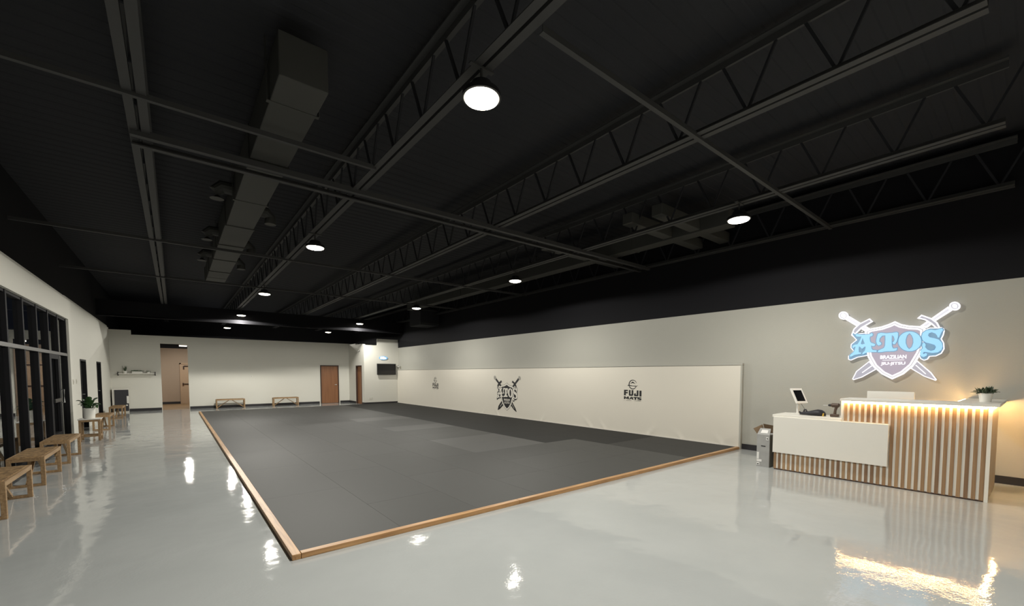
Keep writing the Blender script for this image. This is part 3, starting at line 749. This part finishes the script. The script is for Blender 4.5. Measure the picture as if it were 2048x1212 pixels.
FU = {'F': [[(0,0),(140,0),(140,55),(65,55),(65,95),(140,95),(140,150),(65,150),(65,240),(0,240)]],
 'U': [[(180,5),(240,5),(240,185),(280,185),(280,5),(340,5),(340,215),(310,250),(200,250),(180,230)]],
 'J': [[(370,150),(430,130),(430,195),(465,195),(465,10),(525,10),(525,235),(500,255),(385,255),(370,240)]],
 'I': [[(560,15),(630,15),(630,262),(560,258)]],
 'M': [[(0,402),(0,282),(50,282),(90,340),(130,285),(180,285),(180,402),(130,402),(130,352),(95,397),(50,347),(50,402)]],
 'A': [[(190,405),(255,290),(315,290),(352,405),(300,405),(292,384),(242,384),(232,405)], [(257,358),(284,358),(272,322)]],
 'T': [[(345,290),(500,290),(500,325),(447,325),(447,408),(392,408),(392,325),(345,325)]],
 'S': [[(632,298),(625,335),(560,325),(545,335),(620,352),(636,380),(612,417),(500,420),(490,384),(562,392),(572,382),(505,367),(487,340),(500,302),(545,290)]]}
def fuji(y, z, s=1.0):
    xf = flat_xf(PAD_X-0.001, y, z, s)
    kx, kz = 0.000857, 0.00062
    f = lambda c: [((a-315)*kx, -(b-130)*kz) for a, b in c]
    for ch, cs in FU.items():
        cut('printed_letter', [f(c) for c in cs], 0, 0.002, M['print'], pad, xf)
    cy = 0.225; r = 0.125
    arc = lambda r_, a0, a1, n=24, ox=0, oy=0, ex=1.0: [(ox+r_*ex*math.cos(R(a0+(a1-a0)*i/n)), cy+oy+r_*math.sin(R(a0+(a1-a0)*i/n))) for i in range(n+1)]
    cut('printed_emblem', [arc(r, 20, 190) + arc(r*0.86, 190, 20, ox=0.008), arc(r, 205, 340) + arc(r*0.88, 340, 205, ox=0.004, oy=0.006),
        [(-0.08, cy+0.01), (-0.05, cy+0.04), (-0.02, cy+0.068), (0.0, cy+0.075), (0.02, cy+0.068), (0.05, cy+0.04), (0.09, cy+0.008), (0.05, cy+0.025), (0.0, cy+0.042), (-0.05, cy+0.026)],
        [(-0.17, cy-0.03), (-0.13, cy-0.012), (0.0, cy-0.03), (0.13, cy-0.03), (0.165, cy-0.022), (0.13, cy-0.043), (0.0, cy-0.045), (-0.13, cy-0.04)]], 0, 0.002, M['print'], pad, xf)
    for a, b in ((-315, -290), (-235, -40), (65, 300)):
        cut('printed_line', [f([(a+315, 444), (b+315, 446), (b+315, 462), (a+315, 460)])], 0, 0.002, M['print_grey'], pad, xf)
fuji(6.70, 1.10)
fuji(17.43, 1.09, 1.0)

# ================================================================ reception desk
desk = thing('reception_desk', 'reception desk with vertical oak slats, white front panel and glowing edge', 'desk', (0, 0, 0))
DX, DY0, DY1, DM = 7.90, 0.37, 2.80, 1.88
MB().box(DX+0.007, DX+0.5, DM, DY1-0.02, 0.02, 0.885).build('low_carcass', M['white_lam'], desk)
MB().box(DX+0.007, DX+0.34, DY0+0.04, DM, 0.02, 1.195).build('high_carcass', M['white_lam'], desk)
MB().box(DX+0.0, DX+1.26, DY0, DY0+0.035, 0.0, 1.195, bevel=0.003).build('end_panel', M['laminate'], desk)
MB().box(DX-0.004, DX+0.02, DY0-0.004, DY0+0.03, 0.0, 1.18).build('corner_strip', M['white_lam'], desk)
MB().box(DX-0.02, DX+0.56, DM+0.0, DY1+0.02, 0.885, 0.93, bevel=0.004).build('low_worktop', M['white_lam'], desk)
MB().box(DX-0.07, DX+0.42, DY0-0.065, DM+0.01, 1.205, 1.24, bevel=0.004).box(DX+0.42, DX+1.55, DY0-0.065, DY0+0.33, 1.205, 1.24, bevel=0.004).build('high_worktop', M['white_lam'], desk)
MB().box(DX+0.001, DX+0.0065, DM-0.015, DM+0.01, 0.9, 1.2).build('step_panel', M['white_lam'], desk)
MB().box(DX-0.045, DX+0.0, 1.325, 2.795, 0.295, 0.895, bevel=0.003).build('front_panel', M['white_lam'], desk)
MB().box(DX+0.002, DX+0.03, DY0, DY1-0.02, 0.0, 0.02).build('kick_strip', M['dark_frame'], desk)
smesh = {}
N = 36
for i in range(N):
    y = DY0 + 0.055 + i*(DY1-DY0-0.085)/(N-1)
    pieces = []
    if y > DM: pieces = [(0.015, 0.30)]
    elif y > 1.34: pieces = [(0.015, 0.30), (0.905, 1.17)]
    else: pieces = [(0.015, 1.17)]
    m_ = M['slat_'+random.choice('aaabccb')]
    for z0, z1 in pieces:
        key = (round(z1-z0, 3), m_.name)
        if key not in smesh: smesh[key] = MB().box(-0.002, 0.0075, -0.019, 0.019, 0, z1-z0, bevel=0.002).mesh('slat', m_)
        o = bpy.data.objects.new('slat', smesh[key]); col.objects.link(o); o.parent = desk; o.location = (DX, y, z0)
MB().box(DX-0.045, DX-0.033, DY0, DM-0.01, 1.193, 1.2045).build('light_strip', M['em_led'], desk)
MB().box(DX-0.03, DX+1.50, DY0-0.026, DY0-0.012, 1.190, 1.2045).build('light_strip', M['em_led_end'], desk)
MB().box(DX+0.45, DX+1.5, DY0+0.345, DY0+0.355, 1.21, 1.23).build('light_strip', M['em_led'], desk)

# things on the desk
t = thing('monitor', 'white back of a monitor rising above the high desk worktop', 'monitor', (8.42, 1.42, 0.0))
mc = (8.42, 1.42)
MB().box(-0.012, 0.012, -0.27, 0.27, 1.02, 1.345, bevel=0.006).build('display_back', M['white_plastic'], t)
MB().box(0.012, 0.016, -0.255, 0.255, 1.035, 1.33).build('screen', M['screen'], t)
MB().tube([(0.0, 0, 0.90), (0.0, 0, 1.05)], 0.02, 10).box(-0.03, 0.03, -0.1, 0.1, 0.89, 0.90).build('stand', M['white_plastic'], t)
sup = MB().box(8.245, 8.72, 0.42, 1.87, 0.85, 0.888).build('inner_worktop', M['white_lam'], desk)

a = R(240); tl = R(30)
t = thing('tablet_stand', 'white tablet on a pedestal stand at the left end of the low worktop', 'tablet', (8.30, 2.58, 0.931))
n = Vector((math.cos(a), math.sin(a), 0)); up = Vector((-n.x*math.sin(tl), -n.y*math.sin(tl), math.cos(tl))); rt = Vector((0,0,1)).cross(n).normalized(); nf = rt.cross(up)
if nf.dot(n) < 0: nf = -nf
def slab(w, h, d0, d1, name, m_, par):
    o = MB().box(-w/2, w/2, -h/2, h/2, d0, d1, bevel=min(0.004, abs(d1-d0)*0.3)).build(name, m_, par)
    q = Matrix((rt, up, rt.cross(up))).transposed().to_4x4()
    o.data.transform(Matrix.Translation((0, 0, 0.30)) @ q)
    return o
sgn = 1 if rt.cross(up).dot(n) > 0 else -1
slab(0.22, 0.286, 0 if sgn > 0 else -0.018, 0.018 if sgn > 0 else 0, 'enclosure', M['white_plastic'], t)
slab(0.155, 0.205, sgn*0.0175 if sgn > 0 else -0.021, 0.021 if sgn > 0 else -0.0175, 'screen', M['screen'], t)
MB().tube([(-0.0, 0.0, 0.0), (0, 0, 0.22), (0, 0, 0.29)], [0.022, 0.022, 0.018], 14).build('pole', M['white_plastic'], t, True)
MB().lathe([(0.09, 0), (0.09, 0.008), (0.03, 0.014), (0.0, 0.014)], n=24).build('base', M['white_plastic'], t, True)
MB().tube([(0.02, -0.02, 0.2), (0.03, -0.08, 0.1), (0.03, -0.12, 0.02), (0.02, -0.2, 0.004)], 0.004, 6).build('cable', M['print_grey'], t)

t = thing('tool_bag', 'crumpled black fabric pouch lying on the low worktop beside the tablet', 'bag', (8.17, 2.32, 0.932))
mb = MB()
prof = [(-0.19, 0.015, 0.02), (-0.17, 0.04, 0.035), (-0.12, 0.06, 0.05), (-0.06, 0.065, 0.055), (-0.0, 0.08, 0.075), (0.06, 0.085, 0.088), (0.11, 0.08, 0.085), (0.15, 0.06, 0.06), (0.17, 0.02, 0.03)]
rings = []
for s_, w_, h_ in prof:
    rings.append([mb.bm.verts.new((w_*math.cos(th), -s_, max(0.0, h_*0.5 + h_*0.62*math.sin(th)) + 0.004*random.random())) for th in [2*math.pi*k/16 for k in range(16)]])
for A_, B_ in zip(rings, rings[1:]):
    for k in range(16): mb.bm.faces.new((A_[k], A_[(k+1)%16], B_[(k+1)%16], B_[k]))
mb.bm.faces.new(rings[0]); mb.bm.faces.new(rings[-1])
mb.build('pouch', M['bag'], t, True)
MB().tube([(-0.02, 0.13, 0.05), (-0.02, 0.12, 0.085), (-0.02, 0.10, 0.088), (-0.02, 0.08, 0.05)], 0.011, 8).tube([(0, 0.17, 0.03), (-0.01, 0.2, 0.045)], 0.012, 8).build('strap', M['bag'], t, True)
MB().tube([(-0.07, -0.15, 0.004), (-0.075, -0.16, 0.045)], 0.009, 8).tube([(-0.06, -0.15, 0.01), (-0.10, -0.165, 0.008)], 0.007, 8).build('buckle', M['yellow'], t)

t = thing('cordless_drill', 'dark brown cordless drill standing on its battery beside the raised counter', 'drill', (8.14, 2.03, 0.931))
MB().box(-0.04, 0.04, -0.06, 0.05, 0.0, 0.045, bevel=0.012).build('battery', M['drill'], t)
MB().tube([(0, -0.005, 0.04), (0, -0.01, 0.10), (0, -0.025, 0.16)], [0.022, 0.018, 0.022], 12).build('grip', M['drill'], t, True)
MB().tube([(0, -0.065, 0.182), (0, -0.05, 0.184), (0, 0.03, 0.184), (0, 0.045, 0.182)], [0.02, 0.034, 0.034, 0.02], 14).build('motor_body', M['drill'], t, True)
MB().tube([(0, 0.045, 0.182), (0, 0.07, 0.181), (0, 0.085, 0.18)], [0.022, 0.019, 0.009], 12).build('chuck', M['black_plastic'], t, True)
MB().tube([(0, 0.085, 0.18), (0, 0.15, 0.176)], 0.005, 8).build('drill_bit', M['steel'], t)

def pot(parent, r0, r1, h, m_='white_ceramic'):
    MB().lathe([(0.001, 0), (r0, 0), (r1, h), (r1*0.93, h), (r1*0.9, h*0.9), (0.001, h*0.88)], n=28).build('pot', M[m_], parent, True)
t = thing('potted_plant', 'small grey-green succulent in a white pot on the high worktop', 'plant', (8.40, 0.46, 1.2405))
pot(t, 0.052, 0.068, 0.115)
mb = MB()
for i in range(90):
    th = random.uniform(0, 2*math.pi); el = random.uniform(0.1, 1.5); r_ = random.uniform(0.02, 0.075)
    b_ = (r_*math.cos(th), r_*math.sin(th), 0.11 + random.uniform(0, 0.06)*(1-r_/0.09))
    mb.leaf(b_, (math.cos(th)*math.cos(el), math.sin(th)*math.cos(el), math.sin(el)), random.uniform(0.045, 0.08), 0.026, 0.5, 4)
mb.tube([(0, 0, 0.10), (0, 0, 0.16)], [0.02, 0.03], 8)
mb.build('foliage', M['leaf2'], t)

# cardboard box
t = thing('cardboard_box', 'tall silver printed cardboard box with open brown flaps on the floor left of the desk', 'box', (0, 0, 0))
MB().box(7.93, 8.28, 2.87, 3.07, 0.0, 0.56).build('box_body', [M['silver_card']], t)
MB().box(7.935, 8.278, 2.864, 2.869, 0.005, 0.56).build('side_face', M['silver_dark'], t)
mb = MB()
vs = [(7.93, 3.07, 0.56), (7.93, 2.87, 0.56), (8.0, 2.88, 0.665), (8.0, 3.045, 0.665)]
q = [mb.bm.verts.new(p) for p in vs] + [mb.bm.verts.new((p[0]+0.006, p[1], p[2]-0.003)) for p in vs]
for f in ((0,1,2,3),(7,6,5,4),(0,4,5,1),(1,5,6,2),(2,6,7,3),(3,7,4,0)): mb.bm.faces.new([q[i] for i in f])
mb.build('front_flap', M['silver_card'], t)
mb = MB()
vs = [(7.95, 3.07, 0.56), (8.28, 3.07, 0.56), (8.28, 3.12, 0.70), (7.93, 3.13, 0.655)]
q = [mb.bm.verts.new(p) for p in vs] + [mb.bm.verts.new((p[0], p[1]+0.005, p[2]-0.003)) for p in vs]
for f in ((0,1,2,3),(7,6,5,4),(0,4,5,1),(1,5,6,2),(2,6,7,3),(3,7,4,0)): mb.bm.faces.new([q[i] for i in f])
mb.build('side_flap', M['card'], t)
mb = MB()
vs = [(8.28, 2.87, 0.56), (8.28, 3.07, 0.56), (8.20, 3.08, 0.72), (8.20, 2.88, 0.70)]
q = [mb.bm.verts.new(p) for p in vs] + [mb.bm.verts.new((p[0]+0.005, p[1], p[2]-0.003)) for p in vs]
for f in ((0,1,2,3),(7,6,5,4),(0,4,5,1),(1,5,6,2),(2,6,7,3),(3,7,4,0)): mb.bm.faces.new([q[i] for i in f])
mb.build('back_flap', M['card'], t)
for (y0, y1, z0, z1) in ((3.03, 3.065, 0.13, 0.25), (2.985, 3.065, 0.085, 0.125), (3.02, 3.065, 0.02, 0.07), (2.885, 2.925, 0.47, 0.52)):
    MB().box(7.926, 7.9295, y0, y1, z0, z1).build('printed_label', M['label'], t)
MB().box(7.926, 7.9295, 2.93, 3.0, 0.355, 0.37).build('hand_hole', M['print'], t)
MB().box(7.922, 7.9255, 2.892, 2.915, 0.488, 0.504).box(7.922, 7.9255, 3.03, 3.055, 0.035, 0.05).build('printed_mark', M['print'], t)
mb = MB()
P = lambda y_, s_: (7.93+0.07*s_-0.004, y_, 0.56+0.105*s_)
for y0, y1, s0, s1 in ((2.91, 3.02, 0.25, 0.75),):
    q = [mb.bm.verts.new(p) for p in (P(y0, s0), P(y1, s0), P(y1-0.01, s1), P(y0, s1))] + [mb.bm.verts.new((p[0]+0.002, p[1], p[2]-0.001)) for p in (P(y0, s0), P(y1, s0), P(y1-0.01, s1), P(y0, s1))]
    for f in ((0,1,2,3),(7,6,5,4),(0,4,5,1),(1,5,6,2),(2,6,7,3),(3,7,4,0)): mb.bm.faces.new([q[i] for i in f])
mb.build('flap_label', M['label'], t)

# ================================================================ benches
def bench():
    t = thing('wooden_bench', '', 'bench', (0, 0, 0), group='low wooden benches with woven seats')
    L, Wd, H, s = 1.13, 0.37, 0.42, 0.045
    for x in (-Wd/2+s/2, Wd/2-s/2):
        for y in (-L/2+s/2, L/2-s/2):
            MB().box(x-s/2, x+s/2, y-s/2, y+s/2, 0, H, bevel=0.003).build('leg', M['bench_wood'], t)
        MB().box(x-s/2, x+s/2, -L/2+s, L/2-s, H-0.055, H, bevel=0.003).build('seat_rail', M['bench_wood'], t)
    for y in (-L/2+s/2, L/2-s/2):
        MB().box(-Wd/2+s, Wd/2-s, y-s/2, y+s/2, H-0.055, H, bevel=0.003).build('seat_rail', M['bench_wood'], t)
        MB().box(-Wd/2+s, Wd/2-s, y-s/2, y+s/2, 0.0, 0.035, bevel=0.003).build('bottom_rail', M['bench_wood'], t)
        sg_ = 1 if y > 0 else -1
        MB().bar((0, y-sg_*0.02, 0.03), (0, sg_*0.06, H-0.06), 0.035, 0.03).build('brace', M['bench_wood'], t)
    MB().box(-Wd/2+0.03, Wd/2-0.03, -L/2+0.03, L/2-0.03, H-0.02, H+0.006, bevel=0.004).build('woven_seat', M['woven'], t)
    return t
b0 = bench()
BL = ['wooden bench with woven seat, nearest one, cut by the left photo edge', 'wooden bench with woven seat, second from the camera along the windows',
      'wooden bench with woven seat, third from the camera, just before the plant stand', 'wooden bench with woven seat standing just behind the plant stand',
      'wooden bench with woven seat in front of the black cabinet in the far left corner',
      'wooden bench with slatted-looking seat against the back wall, nearest the corridor opening', 'wooden bench against the back wall, nearest the brown door']
BP = [(-1.685, 7.68, 0), (-1.685, 9.5, 0), (-1.685, 11.40, 0), (-1.66, 17.2, 0), (-1.66, 21.1, 0), (2.03, 23.72, 90), (4.33, 23.62, 90)]
for i, (x, y, a_) in enumerate(BP):
    o = b0 if i == 0 else copy_tree(b0)
    o.location = (x, y, 0); o.rotation_euler = (0, 0, R(a_)); o['label'] = BL[i]

t = thing('plant_stand', 'square wooden plant stand with white top between the benches', 'plant stand', (-1.615, 14.32, 0))
for x in (-0.165, 0.165):
    for y in (-0.165, 0.165):
        MB().box(x-0.022, x+0.022, y-0.022, y+0.022, 0, 0.51, bevel=0.003).build('leg', M['bench_wood'], t)
    for z0, z1 in ((0.10, 0.14), (0.46, 0.51)):
        MB().box(x-0.018, x+0.018, -0.143, 0.143, z0, z1).build('side_rail', M['bench_wood'], t)
        MB().box(-0.143, 0.143, x-0.018, x+0.018, z0, z1).build('end_rail', M['bench_wood'], t)
MB().box(-0.20, 0.20, -0.20, 0.20, 0.51, 0.53, bevel=0.004).build('top', M['white_ceramic'], t)
t = thing('potted_plant', 'leafy dark green plant in a large white pot on the plant stand', 'plant', (-1.63, 14.32, 0.531))
pot(t, 0.10, 0.118, 0.25)
mb = MB()
for i in range(34):
    th = i*2.4 + random.uniform(-0.2, 0.2); el = random.uniform(0.35, 1.4)
    d = Vector((math.cos(th)*math.cos(el), math.sin(th)*math.cos(el), math.sin(el)))
    b_ = Vector((0.05*math.cos(th), 0.05*math.sin(th), 0.23)); e_ = b_ + Vector((d.x*0.35, d.y*0.35, d.z))*random.uniform(0.05, 0.22)
    mb.tube([b_, e_], 0.004, 5)
    mb.leaf(e_, d, random.uniform(0.10, 0.14), random.uniform(0.08, 0.11), 1.2, 6)
mb.build('foliage', M['leaf'], t, True)
MB().lathe([(0.001, 0), (0.105, 0), (0.105, 0.004), (0.001, 0.006)], (0, 0, 0.222), 24).build('soil', M['soil'], t)

# shelf with plants on the back wall
t = thing('wall_shelf', 'white floating shelf with black brackets high on the back wall at left', 'shelf', (0, 0, 0))
MB().box(-1.81, -0.66, 23.88, BACK-0.001, 1.585, 1.615, bevel=0.003).build('board', M['white_lam'], t)
for x in (-1.83, -0.64):
    MB().box(x-0.015, x+0.015, 23.88, BACK-0.001, 1.565, 1.63).box(x-0.015, x+0.015, 24.06, BACK-0.001, 1.52, 1.68).build('bracket', M['black_plastic'], t)
t = thing('potted_plant', 'spiky snake plant in a small white pot at the left of the wall shelf', 'plant', (-1.60, 23.99, 1.616))
pot(t, 0.055, 0.065, 0.10)
mb = MB()
for i in range(9):
    th = i*0.7; mb.leaf((0.02*math.cos(th), 0.02*math.sin(th), 0.09), (0.28*math.cos(th), 0.28*math.sin(th), 1), 0.14+0.05*(i % 3), 0.035, 0.02, 4)
mb.build('foliage', M['leaf2'], t)
t = thing('planter', 'long white planter filled with low dark foliage in the middle of the wall shelf', 'plant', (-1.22, 23.99, 1.616))
MB().box(-0.17, 0.17, -0.05, 0.05, 0, 0.085, bevel=0.006).build('trough', M['white_ceramic'], t)
mb = MB()
for i in range(150):
    x = random.uniform(-0.18, 0.18); th = random.uniform(0, 6.28); el = random.uniform(0.2, 1.0)
    mb.leaf((x, random.uniform(-0.04, 0.04), 0.08), (math.cos(th)*math.cos(el), math.sin(th)*math.cos(el)*0.5, math.sin(el)), random.uniform(0.04, 0.075), 0.02, 0.4, 3)
mb.build('foliage', M['leaf'], t)
t = thing('potted_plant', 'low plant in a small white pot at the right of the wall shelf', 'plant', (-0.86, 23.99, 1.616))
pot(t, 0.045, 0.055, 0.08)
mb = MB()
for i in range(26):
    th = random.uniform(0, 6.28); el = random.uniform(0.1, 0.8)
    mb.leaf((0.02*math.cos(th), 0.02*math.sin(th), 0.072), (math.cos(th)*math.cos(el), math.sin(th)*math.cos(el), math.sin(el)), 0.075, 0.022, 0.5, 3)
mb.build('foliage', M['leaf'], t)

# black cabinet in the far corner
t = thing('cabinet', 'waist-high black cabinet with white frame in the far left corner', 'cabinet', (0, 0, 0))
MB().box(-2.0, -1.52, 23.6, 24.05, 0.0, 0.98, bevel=0.004).build('body', M['white_lam'], t)
d = MB().box(-1.93, -1.50, 23.57, 23.598, 0.06, 0.94, bevel=0.003).build('door', mat('charcoal_door', (0.022, 0.022, 0.028), 0.45), t)
MB().lathe([(0.001, 0), (0.03, 0), (0.03, 0.02), (0.001, 0.025)], n=14).build('knob', M['white_plastic'], d, True)
k_ = bpy.data.objects['knob']; k_.data.transform(Matrix.Rotation(R(90), 4, 'X')); k_.location = (-1.56, 23.568, 0.30)
MB().box(-1.56, -1.50, 23.55, 23.57, 0.38, 0.68, bevel=0.004).build('white_plate', M['white_plastic'], d)

# television, small glowing sign, wall devices
t = thing('television', 'black flat television mounted on the boxed-out corner wall', 'television', (8.775, BY-0.09, 1.83))
MB().box(-0.51, 0.51, -0.02, 0.03, -0.29, 0.29, bevel=0.006).build('casing', M['black_plastic'], t)
MB().box(-0.495, 0.495, -0.0225, -0.0205, -0.27, 0.275).build('screen', M['screen'], t)
MB().box(-0.15, 0.15, 0.03, 0.089, -0.12, 0.12).build('mount', M['black_steel'], t)
t = thing('wall_sign', 'small oval glowing blue and white sign above the television', 'sign', (8.64, BY-0.001, 2.42))
o = cut('backing', [[(0.23*math.cos(R(a_)), 0.095*math.sin(R(a_))) for a_ in range(0, 360, 12)]], 0.0, 0.03, M['em_neon_blue'], t, XF_BACK)
o = cut('glowing_panel', [[(-0.19, -0.03), (-0.15, 0.055), (0.04, 0.07), (0.06, 0.03), (0.17, 0.03), (0.12, -0.0), (0.16, -0.045), (0.06, -0.055), (0.0, -0.07), (-0.08, -0.05), (-0.13, -0.065)]], 0.03, 0.04, M['em_neon'], t, XF_BACK)
t = thing('security_camera', 'small white wall camera beside the television in the room corner', 'camera', (9.36, 21.35, 1.98))
MB().box(-0.06, 0.02, -0.05, 0.05, -0.02, 0.03, bevel=0.01).build('housing', M['white_plastic'], t)
MB().tube([(-0.05, -0.0, 0.03), (-0.05, 0, 0.055)], 0.028, 12).build('lens', M['black_plastic'], t)
MB().box(0.02, 0.108, -0.02, 0.02, -0.12, 0.02, bevel=0.004).build('bracket', M['plate'], t)
t = thing('security_camera', 'tiny dark dome camera high on the side of the boxed-out corner', 'camera', (BX-0.0005, 22.35, 2.78))
MB().box(-0.03, 0, -0.03, 0.03, -0.03, 0.03, bevel=0.008).build('housing', M['black_plastic'], t)
t = thing('light_switch', 'pale switch plate on the left wall, nearer the shop windows', 'switch', (-2.0, 15.30, 1.40))
MB().box(0, 0.008, -0.04, 0.04, -0.06, 0.06, bevel=0.002).build('plate', M['plate'], t)
MB().box(0.008, 0.013, -0.012, 0.012, -0.025, 0.025).build('rocker', M['plate'], t)
t = thing('light_switch', 'pale switch plate on the left wall, nearer the first black door', 'switch', (-2.06, 16.2, 1.40))
MB().box(0, 0.008, -0.04, 0.04, -0.06, 0.06, bevel=0.002).build('plate', M['plate'], t)
MB().box(0.008, 0.013, -0.012, 0.012, -0.025, 0.025).build('rocker', M['plate'], t)
t = thing('thermostat', 'small white thermostat on the back wall between corridor and brown door', 'thermostat', (2.95, BACK-0.001, 1.47))
MB().box(-0.055, 0.055, -0.02, 0, -0.035, 0.035, bevel=0.005).build('casing', M['white_plastic'], t)
MB().box(-0.03, 0.03, -0.023, -0.02, -0.012, 0.02).build('display', M['plate'], t)
t = thing('power_outlet', 'pale outlet plate low on the boxed-out corner wall', 'outlet', (7.95, BY-0.001, 0.32))
MB().box(-0.10, 0.10, -0.008, 0, -0.06, 0.06, bevel=0.002).build('plate', M['wall'], t)
for x in (-0.05, 0.05): MB().box(x-0.018, x+0.018, -0.012, -0.008, -0.04, 0.04).build('socket', M['plate'], t)
